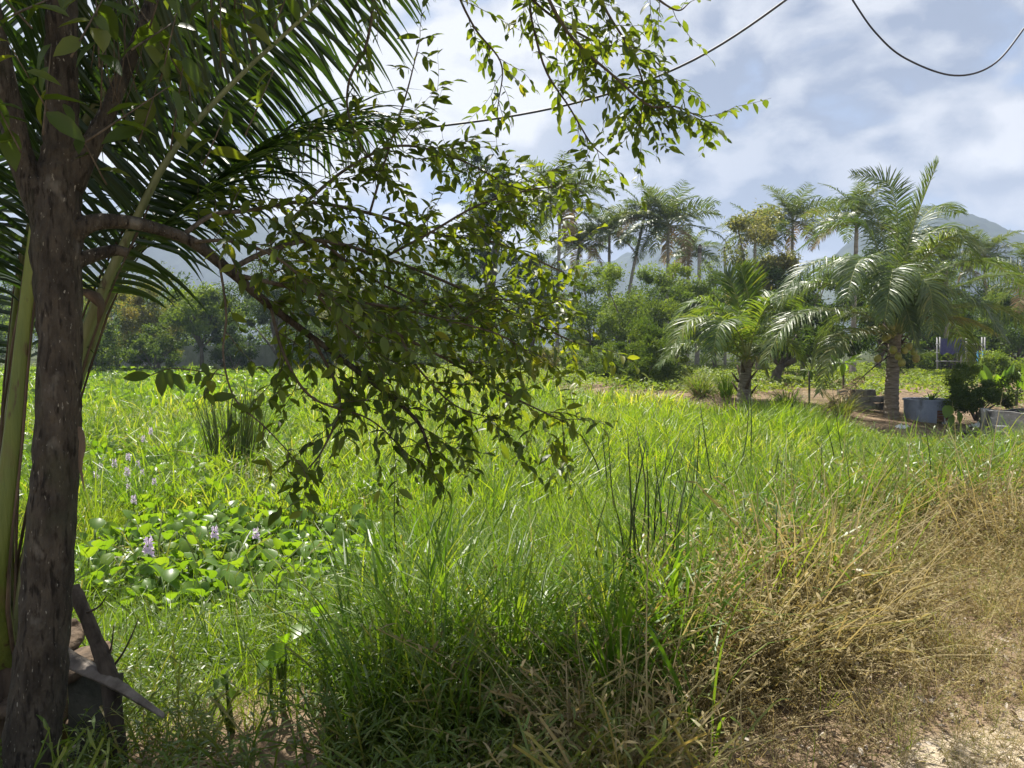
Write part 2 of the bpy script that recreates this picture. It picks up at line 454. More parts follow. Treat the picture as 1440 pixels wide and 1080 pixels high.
M['litter'] = mat_leaf('dry_leaf_litter', [(.14, .10, .06), (.25, .19, .12), (.38, .32, .24), (.5, .45, .38)], (1.2, 1.1, .9), .75, .2, .2)
M['slab'] = mat_rough('mossy_slab', (.04, .042, .03), (.10, .095, .075), 9, .95, (1, 1, 1), .5)

def mat_ground():
    m = bpy.data.materials.new('ground'); m.use_nodes = True
    N, L = new_tree(m.node_tree)
    out = N('ShaderNodeOutputMaterial'); p = N('ShaderNodeBsdfPrincipled')
    p.inputs['Roughness'].default_value = .95; p.inputs['Specular IOR Level'].default_value = .15
    tcn = N('ShaderNodeTexCoord')
    def noise(s, d=6):
        n = N('ShaderNodeTexNoise'); n.inputs['Scale'].default_value = s; n.inputs['Detail'].default_value = d
        L(tcn.outputs['Object'], n.inputs['Vector']); return n.outputs[0]
    a = N('ShaderNodeAttribute', _attribute_name='tint')           # 0 swamp mud, 0.5 brown earth, 1 pale sand
    n1 = noise(3.0); n2 = noise(22.0); n3 = noise(.35, 4)
    mud = mixc(N, L, mapr(N, L, n3, .4, .65), (.035, .042, .018), (.05, .065, .02))
    earth = mixc(N, L, mapr(N, L, n1, .35, .65), (.115, .078, .05), (.24, .175, .115))
    sand = mixc(N, L, mapr(N, L, n2, .35, .65), (.29, .235, .165), (.42, .355, .265))
    sand = mixc(N, L, mapr(N, L, n1, .55, .7), sand, (.24, .19, .13))
    f = mathn(N, L, 'ADD', a.outputs['Fac'], mathn(N, L, 'MULTIPLY_ADD', n1, .3, -.15))
    c = mixc(N, L, mapr(N, L, f, .15, .4), mud, earth)
    c = mixc(N, L, mapr(N, L, f, .62, .86), c, sand)
    L(c, p.inputs['Base Color'])
    bp = N('ShaderNodeBump'); bp.inputs['Strength'].default_value = .6; bp.inputs['Distance'].default_value = .03
    L(noise(45.0, 8), bp.inputs['Height']); L(bp.outputs[0], p.inputs['Normal'])
    L(p.outputs[0], out.inputs[0])
    return m
def mat_hill():
    m = bpy.data.materials.new('forested_hill'); m.use_nodes = True
    N, L = new_tree(m.node_tree)
    out = N('ShaderNodeOutputMaterial'); p = N('ShaderNodeBsdfPrincipled')
    p.inputs['Roughness'].default_value = .95; p.inputs['Specular IOR Level'].default_value = .1
    tcn = N('ShaderNodeTexCoord')
    v = N('ShaderNodeTexVoronoi'); v.inputs['Scale'].default_value = .09; L(tcn.outputs['Object'], v.inputs['Vector'])
    n = N('ShaderNodeTexNoise'); n.inputs['Scale'].default_value = .012; n.inputs['Detail'].default_value = 6; L(tcn.outputs['Object'], n.inputs['Vector'])
    c = mixc(N, L, mapr(N, L, v.outputs['Color'], .2, .8), (.012, .022, .014), (.028, .042, .024))
    c = mixc(N, L, mapr(N, L, n.outputs[0], .55, .7), c, (.055, .07, .035))
    L(c, p.inputs['Base Color']); L(p.outputs[0], out.inputs[0])
    return m
M['ground'] = mat_ground(); M['hill'] = mat_hill()

# ------------------------------------------------------------------ ground and hills
def build_ground():
    def axis(lim0, lim1, step):
        a = [0.0]
        while a[-1] < lim1:
            d = a[-1]; a.append(d + step * max(1.0, (d / lim0)) ** 1.25)
        return np.array(a)
    xp = axis(6, 2600, .12); xs = np.concatenate((-xp[:0:-1], xp))
    yp = axis(7, 2600, .12); ys = np.concatenate((-yp[:0:-1][-90:], yp)); ys = np.concatenate(([-2600.0, -900., -200., -60.], ys[ys > -25]))
    X, Y = np.meshgrid(xs, ys)
    Z = gz(X, Y)
    s = s_road(X, Y); r = r_land(X, Y)
    sand = sst(.12, -.2, s + (fbm(X, Y, .8, 9) - .5) * .7)
    earth = np.maximum(sst(3.6, 1.8, s), sst(-.8, .6, r) * sst(70, 50, Y))
    tint = np.maximum(earth * .5, sand)
    ny, nx = X.shape
    i = (np.arange(ny - 1)[:, None] * nx + np.arange(nx - 1)[None]).ravel()
    Q = np.stack((i, i + 1, i + 1 + nx, i + nx), 1)
    mb = MB().add(np.stack((X, Y, Z), -1).reshape(-1, 3), Q, tint=tint.ravel())
    o = part('ground', mb, M['ground'], smooth=True)
    tag(o, 'brown earth and swamp bottom sloping down from a pale sandy roadside', 'ground', kind='structure')
build_ground()

def build_hill(name, label, prof, d0, depth, seed):
    """prof: ridge line as (px, py); the hill rises from the plain in front of the ridge and falls behind it"""
    rg = np.random.default_rng(seed)
    pxs = np.linspace(prof[0][0], prof[-1][0], 180)
    pys = np.interp(pxs, [p[0] for p in prof], [p[1] for p in prof])
    nt = 46
    t = np.linspace(0, 1, nt)
    V = []
    for j, tt in enumerate(t):
        dd = d0 + depth * (tt - .6)
        x = (pxs - CX) / FPX * (d0 + depth * .35 * (tt - .6))
        y = np.full_like(x, dd)
        hr = (HOR - pys) / FPX * d0 + CAMZ
        sh = math.sin(min(1, tt / .6) * math.pi / 2) ** 1.25 if tt < .6 else math.cos((tt - .6) / .4 * math.pi / 2)
        z = hr * sh
        amp = min(1, sh * 1.6)
        z = z + (fbm(x, y, 160, seed) - .5) * 46 * amp * (0 if abs(tt - .6) < .02 else 1) + (vnoise(x, y, 26, seed + 5) - .5) * 9 * amp + (vnoise(x, y, 9, seed + 9) - .5) * 5 * amp
        if tt in (0, 1): z = np.full_like(z, -3.0)
        V.append(np.stack((x, y, z), 1))
    V = np.concatenate(V); n = len(pxs)
    i = (np.arange(nt - 1)[:, None] * n + np.arange(n - 1)[None]).ravel()
    Q = np.stack((i, i + 1, i + 1 + n, i + n), 1)
    o = part(name, MB().add(V, Q), M['hill'], smooth=True)
    tag(o, label, 'hill', kind='structure')
build_hill('hill', 'hazy blue wooded hill rising behind the big coconut palm', [(1060, 480), (1130, 420), (1200, 335), (1262, 300), (1295, 293), (1330, 298), (1360, 312), (1400, 330), (1440, 345), (1520, 385), (1640, 430), (1760, 480)], 1000, 520, 3)
build_hill('hill', 'pale blue hill glimpsed under the overhanging branches', [(-260, 420), (-60, 345), (60, 318), (200, 300), (330, 305), (430, 322), (520, 338), (640, 352), (760, 362), (860, 372), (960, 352), (1030, 350), (1120, 420), (1200, 482)], 1250, 620, 8)

# ------------------------------------------------------------------ fronds
def leaflets_on(path, side_roll=0.0, n=70, t0=.16, ll=.7, wid=.022, hang=.35, seg=4, rg=rng, up_v=.35, tipf=.3, fwd=.55, jitter=.12):
    """leaflet centre lines and half widths along a frond's midrib; returns C, W (2n, seg+1, 3)"""
    K = 60
    p = spline(path, K); T = nrm(np.gradient(p, axis=0))
    up = np.array((0, 0, 1.0))
    S = np.cross(T, up); bad = np.linalg.norm(S, axis=1) < .15
    ref = nrm((p[-1] - p[0]) * np.array((1, 1, 0)) + np.array((1e-4, 1e-4, 0)))
    S = nrm(np.where(bad[:, None], np.cross(ref, up), S))
    for i in range(1, K):
        if S[i] @ S[i - 1] < 0: S[i] = -S[i]
    U = np.cross(S, T)
    if side_roll:
        c, s_ = math.cos(side_roll), math.sin(side_roll)
        S, U = c * S + s_ * U, c * U - s_ * S
    t = np.concatenate((np.linspace(t0, .985, n), np.linspace(t0 + .004, .99, n)))
    t = np.clip(t + rg.normal(0, .3 / n, 2 * n) * (1 - t0), t0, .995)
    sg = np.concatenate((np.ones(n), -np.ones(n)))
    i = np.clip((t * (K - 1)).astype(int), 0, K - 2); f = (t * (K - 1) - i)[:, None]
    lerp = lambda A: A[i] * (1 - f) + A[i + 1] * f
    p0, T0, S0, U0 = lerp(p), nrm(lerp(T)), nrm(lerp(S)), nrm(lerp(U))
    u = (t - t0) / (1 - t0)
    prof = np.interp(u, [0, .12, .4, .75, 1], [.62, .9, 1.0, .78, tipf])
    Ln = ll * prof * rg.uniform(.86, 1.06, 2 * n)
    d = T0 * (fwd * (.75 + .9 * u))[:, None] + S0 * sg[:, None] + U0 * up_v * (1 - u * .6)[:, None]
    d = nrm(d + rg.normal(0, jitter, d.shape))
    C = np.zeros((2 * n, seg + 1, 3)); W = np.zeros_like(C)
    C[:, 0] = p0; cur = d.copy()
    hg = hang * rg.uniform(.6, 1.35, 2 * n)
    wp = np.interp(np.linspace(0, 1, seg + 1), [0, .15, .5, .8, 1], [.55, 1, .95, .55, .03])
    tw = rg.normal(0, .25, 2 * n)
    for j in range(seg + 1):
        wd = np.cross(cur, U0); wd = nrm(wd)
        nn = np.cross(wd, cur)
        wd = wd * np.cos(tw + .25 * sg)[:, None] + nn * np.sin(tw + .25 * sg)[:, None]
        W[:, j] = wd * (wid * .5 * wp[j] * (.55 + .45 * prof))[:, None]
        if j < seg:
            C[:, j + 1] = C[:, j] + cur * (Ln / seg)[:, None]
            cur = nrm(cur + np.array((0, 0, -1.0)) * (hg * (2.0 / seg) * (.5 + j / seg))[:, None])
    return C, W, p

def frond_parts(parent, path, mats, ll=.7, n=70, wid=.022, hang=.35, seg=4, r0=.03, r1=.004, rg=rng, roll=0, t0=.16, yellow=0.0, fname='frond', flat=.6, label=None, sides=5, up_v=.35, fold=False, tbase=.35, jitter=.12):
    C, W, p = leaflets_on(path, roll, n, t0, ll, wid, hang, seg, rg, up_v, jitter=jitter)
    K = 14
    pp = spline(path, K)
    rr = r0 + (r1 - r0) * np.linspace(0, 1, K) ** .6
    fr = part(fname, MB().add(*tube(pp, rr, sides)), mats[0], parent, smooth=True, label=label)
    F = None
    if fold:
        F = np.cross(W, np.gradient(C, axis=1)); F = nrm(F) * np.linalg.norm(W, axis=2, keepdims=True) * -.45
    V, Q, k = strips(C, W, F)
    tn = np.clip(rg.normal(tbase, .14, len(C)) + yellow, 0, 1)
    tv = np.repeat(tn, k)
    lf = part('leaflets', MB().add(V, Q, tint=tv), mats[1], fr, kind='stuff')
    return fr, C, W

def frond_curve(az, e0, e1, L, n=12, sway=0.0):
    """a midrib leaving the crown at elevation e0 and bending to e1 at its tip"""
    e = np.linspace(0, 1, n) ** 1.15 * (e1 - e0) + e0
    a = az + sway * np.linspace(0, 1, n) ** 2
    st = L / (n - 1)
    d = np.stack((np.cos(e) * np.cos(a), np.cos(e) * np.sin(a), np.sin(e)), 1) * st
    return np.vstack((np.zeros(3), np.cumsum(d, 0)[:-1]))

def palm_trunk(parent, pts, r0, r1, mat, n=40, ring=.05, sides=12, flare=1.5, freq=None):
    p = spline(pts, n); t = np.linspace(0, 1, n)
    r = r0 + (r1 - r0) * t
    r = r * (1 + (flare - 1) * np.exp(-t * 9))
    r = r * (1 + ring * np.where(np.arange(n) % 2 == 0, 1, -1) * .5)
    return part('trunk', MB().add(*tube(p, r, sides)), mat, parent, smooth=False)

# ------------------------------------------------------------------ the palms across the swamp
def far_palm_proto(seed, nf, L, th, lean):
    rg = np.random.default_rng(seed)
    root = thing('coconut_palm', 'x', 'palm tree')
    top = np.array((lean, 0, th))
    palm_trunk(root, [(0, 0, -.5), (lean * .25, 0, th * .4), top + np.array((0, 0, .1))], .16, .115, M['tall_trunk'], 26, .06, 8)
    for i in range(nf):
        u = (i + .5) / nf
        e0 = R(86) - u * R(104) + rg.normal(0, .1)
        e1 = e0 - R(45 + 40 * rg.random())
        az = i * 2.39996 + rg.normal(0, .2)
        path = frond_curve(az, e0, e1, L * rg.uniform(.85, 1.08) * (.75 if u < .15 else 1), 10, rg.normal(0, .25)) + top
        dead = u > .92
        frond_parts(root, path, (M['rachis'], M['dead_frond'] if dead else M['palm_far']), L * .24, 40, .10, .6 + .3 * u, 3, .05, .01, rg, rg.normal(0, .35), .14, rg.choice([0, .0, .08, .2]), sides=4, up_v=.25, jitter=.16)
    return root
protos = [far_palm_proto(21, 27, 5.2, 1.0, 0.0), far_palm_proto(22, 24, 5.0, 1.0, 0.0), far_palm_proto(23, 30, 5.4, 1.0, 0.0)]
used = [False] * 3
def set_trunk(root, base, top, r=.15):
    for ch in root.children:
        if ch.name.startswith('trunk'):
            b, t = np.asarray(base), np.asarray(top)
            mid = (b + t) / 2 + np.array(((b - t)[0] * .12, 0, 0))
            p = spline([b - np.array((0, 0, .4)), mid, t], 30); tt = np.linspace(0, 1, 30)
            rr = (r * 1.15 - r * .4 * tt) * (1 + .5 * np.exp(-tt * 12)) * (1 + .03 * np.where(np.arange(30) % 2 == 0, 1, -1))
            mbt = MB().add(*tube(p - b, rr, 8))
            me = mbt.mesh('trunk', M['tall_trunk'], False)
            ch.data = me; ch.location = (0, 0, 0)
            ch['local'] = 1
        else:
            ch.location = tuple(np.asarray(top) - np.asarray(base) - np.array((0, 0, 1.0)) * 1.0)
far_palms = [  # crown px, crown py, base px, depth, scale, variant, label
    (788, 287, 783, 62, 1.05, 2, 'tallest coconut palm standing just beside the overhanging branch tips'),
    (815, 345, 800, 66, .72, 1, 'short coconut palm half hidden beneath the tallest palm'),
    (857, 330, 856, 66, .86, 1, 'upright coconut palm with a spiky top between the two palm groups'),
    (906, 305, 872, 64, .72, 0, 'coconut palm on a pale leaning trunk left of the fullest crown'),
    (940, 318, 938, 62, .95, 2, 'coconut palm with the fullest round crown in the middle group'),
    (968, 358, 966, 68, .72, 1, 'small coconut palm low beside the bare palm stump'),
    (1062, 330, 1060, 62, .70, 0, 'coconut palm leaning out over the greyish glossy tree'),
    (1115, 312, 1112, 64, .84, 2, 'coconut palm rising behind the greyish glossy tree'),
    (1205, 310, 1200, 45, .68, 0, 'coconut palm directly behind the upright frond of the fruiting palm'),
    (1385, 362, 1386, 60, .72, 1, 'coconut palm standing alone in front of the right hill'),
    (1330, 372, 1332, 52, .66, 0, 'coconut palm hidden by the right fronds of the fruiting palm'),
    (1462, 395, 1465, 46, .7, 2, 'coconut palm cut by the right edge of the picture'),
]
for (px, py, bx, d, sc, v, lab) in far_palms:
    base = GD(bx, d); top = P(px, py, d)
    root = protos[v] if not used[v] else copy_tree(protos[v]); used[v] = True
    root['label'] = lab; root['group'] = 'tall coconut palms beyond the swamp'
    root.location = tuple(base); root.rotation_euler = (0, 0, 0)
    a = rng.uniform(0, 6.28)
    set_trunk(root, base, top)
    rel = top - base
    for ch in root.children:
        if not ch.name.startswith('trunk'):
            ch.matrix_basis = Matrix.Translation(Vector(rel)) @ Matrix.Rotation(a, 4, 'Z') @ Matrix.Scale(sc * .93, 4) @ Matrix.Translation((0, 0, -1.0))

def stump_pole(px0, py0, px1, d, r, lab):
    b = GD(px0, d); t = P(px1, py0, d)
    o = thing('dead_palm_trunk', lab, 'dead palm', b, 'headless palm trunks')
    p = spline([b, (b + t) / 2 + np.array((.05, 0, 0)), t], 16)
    part('trunk', MB().add(*tube(p, r * (1.1 - .25 * np.linspace(0, 1, 16)), 8)), M['tall_trunk'], o)
    e = spline([t - (t - b) * .06, t + (t - b) * .012], 3)
    part('broken_top', MB().add(*tube(e, [r * .88, r * .9, r * .7], 8, bump=[np.ones(8), np.ones(8), rng.uniform(.5, 1.1, 8)])), M['dark_wood'], o)
stump_pole(980, 346, 984, 58, .17, 'bare grey palm trunk without a crown right of the middle palm group')
stump_pole(1020, 349, 1019, 56, .10, 'thin bare trunk poking up beside the greyish glossy tree')

# ------------------------------------------------------------------ big fruiting coconut palm and its young neighbour
def palm_fronds_px(root, c, lst, mats, d0, ll, n, wid, rg, r0=.035, seg=5, hang=.5):
    for it in lst:
        pts, kw = it
        path = np.vstack((c, PL(pts)))
        k = dict(ll=ll, n=n, wid=wid, seg=seg, r0=r0, r1=.006, rg=rg, hang=hang, sides=6)
        k.update(kw)
        if kw.get('hang', 0) > .55: k['hang'] = kw['hang'] * 1.35
        frond_parts(root, path, mats, **k)
def build_main_palm():
    rg = np.random.default_rng(77)
    D = 19.2
    base = G(1253, 588); D = pix(base)[2]
    c = P(1259, 468, D)
    root = thing('coconut_palm', 'stout fruiting coconut palm with green nuts beside the blue tub', 'palm tree', base)
    palm_trunk(root, [base - np.array((0, 0, .3)), P(1254, 550, D), P(1256, 510, D), c], .20, .17, M['palm_trunk'], 46, .09, 14, 1.45)
    f = [
        ([(1260, 380, D), (1262, 310, D), (1248, 258, D + .1), (1196, 246, D + .3)], dict(hang=.3, up_v=.5, roll=.9, ll=.8)),
        ([(1268, 390, D - .1), (1284, 320, D - .2), (1304, 265, D - .3), (1320, 226, D - .4)], dict(hang=.15, up_v=.6, roll=.5, ll=.75)),
        ([(1274, 395, D + .3), (1300, 335, D + .6), (1335, 322, D + .9), (1378, 372, D + 1.2)], dict(hang=.8)),
        ([(1275, 400, D - .4), (1310, 352, D - 1.0), (1345, 330, D - 1.5), (1378, 350, D - 1.9)], dict(hang=.7, yellow=.1)),
        ([(1245, 380, D + .3), (1215, 318, D + .7), (1170, 318, D + 1.1), (1122, 352, D + 1.5)], dict(hang=.7)),
        ([(1250, 385, D + .6), (1235, 310, D + 1.2), (1210, 280, D + 1.8), (1180, 290, D + 2.2)], dict(hang=.6)),
        ([(1235, 410, D - .3), (1190, 368, D - .7), (1140, 372, D - 1.0), (1092, 420, D - 1.3)], dict(hang=.75)),
        ([(1225, 425, D), (1165, 398, D), (1110, 412, D), (1066, 470, D)], dict(hang=.75)),
        ([(1222, 445, D - .6), (1165, 436, D - 1.2), (1110, 450, D - 1.7), (1074, 512, D - 2.0)], dict(hang=.8, yellow=.12)),
        ([(1240, 468, D - .8), (1205, 466, D - 1.5), (1172, 492, D - 2.0), (1152, 556, D - 2.2)], dict(hang=.6, yellow=.3, ll=.8)),  # yellow tint paints the backlit glow of this low frond
        ([(1243, 400, D - .9), (1222, 365, D - 1.8), (1205, 372, D - 2.4), (1190, 420, D - 2.8)], dict(hang=.8)),
        ([(1275, 425, D - 1.0), (1290, 395, D - 1.8), (1308, 408, D - 2.3), (1313, 470, D - 2.6)], dict(hang=.8, yellow=.1)),
        ([(1290, 430, D - .3), (1335, 408, D - .5), (1395, 388, D - .6), (1470, 388, D - .6)], dict(hang=.85)),
        ([(1290, 440, D + .2), (1345, 432, D + .5), (1410, 436, D + .6), (1468, 480, D + .6)], dict(hang=.85)),
        ([(1288, 452, D - .7), (1320, 448, D - 1.2), (1362, 452, D - 1.5), (1402, 470, D - 1.7)], dict(hang=.7, yellow=.36, ll=.75)),
        ([(1290, 410, D + .8), (1340, 372, D + 1.6), (1400, 372, D + 2.0), (1450, 420, D + 2.4)], dict(hang=.8)),
        ([(1265, 400, D + 1.2), (1275, 350, D + 2.2), (1285, 345, D + 3), (1295, 390, D + 3.8)], dict(hang=.8)),
        ([(1240, 410, D + 1.2), (1205, 375, D + 2.2), (1160, 375, D + 3), (1125, 420, D + 3.6)], dict(hang=.8)),
        ([(1258, 400, D - 1.1), (1256, 378, D - 2.2), (1252, 400, D - 2.9), (1244, 450, D - 3.3)], dict(hang=.75)),
        ([(1275, 440, D + .6), (1318, 436, D + 1.3), (1350, 470, D + 1.8), (1365, 520, D + 2.0)], dict(hang=.9)),
        ([(1240, 445, D + .7), (1195, 440, D + 1.4), (1160, 470, D + 1.9), (1140, 525, D + 2.2)], dict(hang=.9)),
        ([(1262, 430, D - .8), (1268, 420, D - 1.6), (1278, 445, D - 2.0), (1290, 490, D - 2.2)], dict(hang=.9, ll=.7)),
        ([(1285, 425, D - .8), (1330, 410, D - 1.6), (1380, 430, D - 2.2), (1415, 480, D - 2.6)], dict(hang=.9)),
        ([(1268, 390, D + .8), (1290, 320, D + 1.3), (1318, 290, D + 1.8), (1350, 300, D + 2.2)], dict(hang=.6)),

    ]
    palm_fronds_px(root, c + np.array((0, 0, -.15)), f, (M['rachis'], M['palm']), D, 1.05, 118, .036, rg, hang=.85)
    # dead frond hanging to the ground on the left
    frond_parts(root, np.vstack((P(1250, 500, D - .1), PL([(1222, 522, D - .5), (1190, 552, D - .8), (1150, 588, D - 1.0)]))), (M['dark_wood'], M['dead_frond']), .42, 46, .03, .9, 4, .028, .006, rg, 0, .42, 0, label='dry brown frond hanging down to the ground')
    # nuts in two bunches
    def nut(cn, r):
        u = np.linspace(0, math.pi, 9); prof = np.sin(u) * r * (1 + .08 * np.cos(u))
        ax = nrm(rg.normal(0, .35, 3) + np.array((0, 0, 1.0)))
        pts = cn + np.outer(-np.cos(u) * r * 1.18, ax)
        part('coconut', MB().add(*tube(pts, np.maximum(prof, .006), 10, bump=[1 + .05 * np.cos(3 * np.linspace(0, 2 * math.pi, 10, endpoint=False))] * 9)), M['coconut'], root, smooth=True)
    for (px, py, dd) in [(1221, 461, -.25), (1230, 461, -.2), (1240, 459, -.35), (1248, 470, -.4), (1256, 466, -.35), (1254, 457, -.2), (1244, 472, -.28),
                         (1256, 489, -.3), (1272, 490, -.4), (1285, 492, -.3), (1288, 501, -.25), (1263, 498, -.38), (1268, 507, -.3), (1234, 501, -.2), (1278, 484, -.15)]:
        nut(P(px, py + 3, D + dd - .30), .10 + rg.uniform(-.01, .012))
    for k in range(40):   # old leaf bases and flower stalks round the crown
        a = rg.uniform(-.5, 3.64); b0 = c + np.array((.17 * math.cos(a), .17 * math.sin(a), -.35 + rg.uniform(-.3, .4)))
        e = b0 + np.array((math.cos(a) * .38, math.sin(a) * .38, rg.uniform(-.45, .35)))
        part('leaf_base', MB().add(*tube(spline([b0, (b0 + e) / 2 + np.array((0, 0, .08)), e], 6), [.05, .045, .035, .025, .015, .006], 6, .5)), M['sheath'] if k % 2 else M['rachis'], root, smooth=True)
    return D
MAIN_D = build_main_palm()

def build_young_palm():
    rg = np.random.default_rng(78)
    base = G(1046, 566); D = pix(base)[2]
    c = P(1050, 508, D)
    root = thing('coconut_palm', 'young trunkless coconut palm with arching green fronds and one folded pale frond', 'palm tree', base)
    palm_trunk(root, [base - np.array((0, 0, .2)), P(1047, 540, D), P(1050, 505, D)], .235, .17, M['palm_trunk'], 22, .1, 12, 1.15)
    f = [
        ([(1035, 470, D), (1010, 432, D), (975, 425, D), (938, 462, D)], {}),
        ([(1030, 478, D - .6), (1000, 452, D - 1.2), (968, 452, D - 1.7), (940, 500, D - 2)], dict(yellow=.1)),
        ([(1030, 496, D - .3), (1000, 486, D - .6), (962, 484, D - .9), (926, 514, D - 1.1)], dict(yellow=.14)),
        ([(1046, 460, D + .2), (1036, 420, D + .3), (1028, 395, D + .4), (1018, 385, D + .5)], dict(hang=.2, up_v=.6, roll=.6)),
        ([(1055, 450, D), (1052, 415, D), (1046, 392, D), (1042, 376, D)], dict(hang=.15, up_v=.6, roll=-.5)),
        ([(1062, 460, D + .3), (1075, 425, D + .7), (1100, 412, D + 1.1), (1128, 440, D + 1.5)], {}),
        ([(1060, 470, D - .5), (1078, 432, D - 1.0), (1098, 430, D - 1.4), (1118, 470, D - 1.7)], {}),
        ([(1042, 476, D - .9), (1026, 452, D - 1.8), (1012, 458, D - 2.4), (1000, 505, D - 2.7)], {}),
        ([(1060, 490, D + .2), (1090, 478, D + .4), (1115, 490, D + .5), (1132, 525, D + .5)], {}),
        ([(1052, 505, D - .5), (1058, 502, D - .8), (1070, 505, D - 1.0), (1080, 530, D - 1.1)], dict(yellow=.3, ll=.55, hang=.9)),
        ([(1040, 465, D + .7), (1015, 435, D + 1.4), (985, 440, D + 2), (960, 480, D + 2.5)], {}),
    ]
    palm_fronds_px(root, c, f, (M['rachis'], M['palm_young']), D, 1.02, 92, .04, rg, .04, 5, .7)
    for k in range(9):
        a = k * 2.4; b0 = base + np.array((.2 * math.cos(a), .2 * math.sin(a), .25 + .1 * k))
        e = b0 + np.array((math.cos(a) * .22, math.sin(a) * .22, .3))
        part('leaf_base', MB().add(*tube(spline([b0, e], 4), [.07, .06, .045, .02], 6, .5)), M['sheath'], root, smooth=True)
build_young_palm()

# ------------------------------------------------------------------ broad-leaved trees and bushes
def crown_leaves(mb, rg, c, rad, nclump, nleaf, size, droop=.2, hollow=.55, flatb=.75, wl=.5, shape=1.0):
    c = np.asarray(c, float); rad = np.asarray(rad, float)
    v = nrm(rg.normal(0, 1, (nclump, 3)))
    v[:, 2] = np.where(v[:, 2] < 0, v[:, 2] * flatb, v[:, 2])
    rr = rg.uniform(hollow, 1.0, nclump) ** .7
    bump = 1 + .40 * np.sin(v[:, 0] * 4.1 + rg.uniform(0, 6)) * np.cos(v[:, 1] * 3.3 + rg.uniform(0, 6)) + .18 * np.sin(v[:, 2] * 5 + rg.uniform(0, 6))
    cc = c + v * (rr * bump)[:, None] * rad
    cr = rad.mean() * rg.uniform(.09, .36, nclump)
    k = rg.integers(0, nclump, nleaf)
    w = nrm(rg.normal(0, 1, (nleaf, 3))); w[:, 2] *= .8
    pos = cc[k] + w * (cr[k] * rg.uniform(.25, 1.0, nleaf) ** .6 * np.where(rg.random(nleaf) < .14, rg.uniform(1.0, 1.9, nleaf), 1.0))[:, None]
    out = nrm(w + .6 * v[k] + np.array((0, 0, .45)))
    d = nrm(rg.normal(0, 1, (nleaf, 3)) + .5 * w + np.array((0, 0, -droop)))
    Rm = frames(d, out + rg.normal(0, .25, out.shape))
    Ls = size * rg.uniform(.65, 1.3, nleaf)
    ct = rg.uniform(.1, .75, nclump)
    tint = np.clip(ct[k] + rg.normal(0, .16, nleaf), 0, 1)
    bake(mb, RH_V, np.array([[0, 1, 2, 3]]), pos, Rm, Ls, Ls * wl, tint)
    return cc
def tree(name, label, cat, px, top, wpx, d, mat, trunk_h=.3, nleaf=4500, size=.16, group=None, base=None, seed=1, forks=5, hz=None, wl=.5, nclump=46, flatb=.75, lean=0, droop=.2, trunk_r=None):
    rg = np.random.default_rng(seed + int(px))
    b = GD(px, d) if base is None else np.asarray(base, float)
    zt = P(px, top, d)[2]
    rx = wpx / 2 / FPX * d
    H = zt - b[2]
    zlo = b[2] + H * trunk_h
    c = np.array((b[0] + lean, b[1], (zt + zlo) / 2)); rz = (zt - zlo) / 2 * .92
    root = thing(name, label, cat, b, group)
    cm = MB()
    cc = crown_leaves(cm, rg, c, (rx * .86, (hz or rx * .8), rz), nclump, int(nleaf * 2.1), size * 1.2, wl=wl, flatb=flatb, droop=droop)
    tr = trunk_r or max(.05, H * .022)
    tm = MB()
    fork = np.array((b[0] + lean * .3, b[1], b[2] + H * max(.12, trunk_h * .8)))
    tm.add(*tube(spline([b - np.array((0, 0, .3)), (b + fork) / 2 + np.array((rg.normal(0, .08), 0, 0)), fork], 8), np.linspace(tr * 1.25, tr * .8, 8), 7))
    for q in rg.choice(len(cc), min(forks + 4, len(cc)), replace=False):
        e = cc[q]; mid = (fork * .55 + e * .45) + np.array((0, 0, .1 * H * rg.random()))
        tm.add(*tube(spline([fork - np.array((0, 0, .05)), mid, e], 7), np.linspace(tr * .65, tr * .08, 7), 5))
    part('trunk', tm, M['limb'], root, smooth=True)
    part('crown', cm, mat, root)
    return root
GB = 'trees along the far bank'
tree('tree', 'yellowish loose shrub tree on the far bank just right of the speckled trunk', 'tree', 165, 395, 150, 56, M['crown_olive'], .0, 8500, .15, GB, seed=1)
tree('tree', 'small tree with orange tinged leaves left of the forked bright tree', 'tree', 222, 400, 90, 58, M['crown_olive'], .05, 5000, .15, GB, seed=2)
tree('tree', 'bright round tree with a forked trunk in front of the grey wall', 'tree', 283, 402, 108, 57, M['crown_bright'], .4, 5000, .2, GB, seed=3, hz=2.4)
tree('tree', 'dark spreading tree behind the hanging vine on the far bank', 'tree', 390, 352, 130, 60, M['crown_dark'], .2, 6500, .17, GB, seed=4)
tree('tree', 'feathery grey green tree seen low through the branch leaves', 'tree', 475, 385, 110, 60, M['crown_grey'], .15, 5000, .16, GB, seed=5)
tree('tree', 'mid green tree behind the thick of the overhanging leaves', 'tree', 560, 368, 120, 62, M['crown_mid'], .15, 5500, .17, GB, seed=6)
tree('tree', 'rounded tree left of the tall dark tree, behind the leafy branch', 'tree', 630, 340, 110, 64, M['crown_mid'], .2, 5000, .17, GB, seed=7)
tree('tree', 'tall dark tree whose top rises above the overhanging branch', 'tree', 690, 228, 105, 64, M['crown_dark'], .35, 7000, .2, GB, seed=8, forks=8)
tree('tree', 'slim tree between the tall dark tree and the tallest palm', 'tree', 748, 345, 84, 62, M['crown_mid'], .2, 4200, .17, GB, seed=9)
GM = 'bushy trees below the tall palms'
tree('tree', 'light green bushy tree under the spiky coconut palm', 'tree', 832, 376, 124, 54, M['crown_bright'], .08, 6500, .15, GM, seed=10)
tree('tree', 'widest light green bushy tree below the leaning palm trunk', 'tree', 896, 368, 132, 50, M['crown_bright'], .08, 8500, .14, GM, seed=11)
tree('tree', 'light green bushy tree left of the bare palm trunk', 'tree', 952, 372, 118, 52, M['crown_bright'], .08, 7000, .15, GM, seed=12)
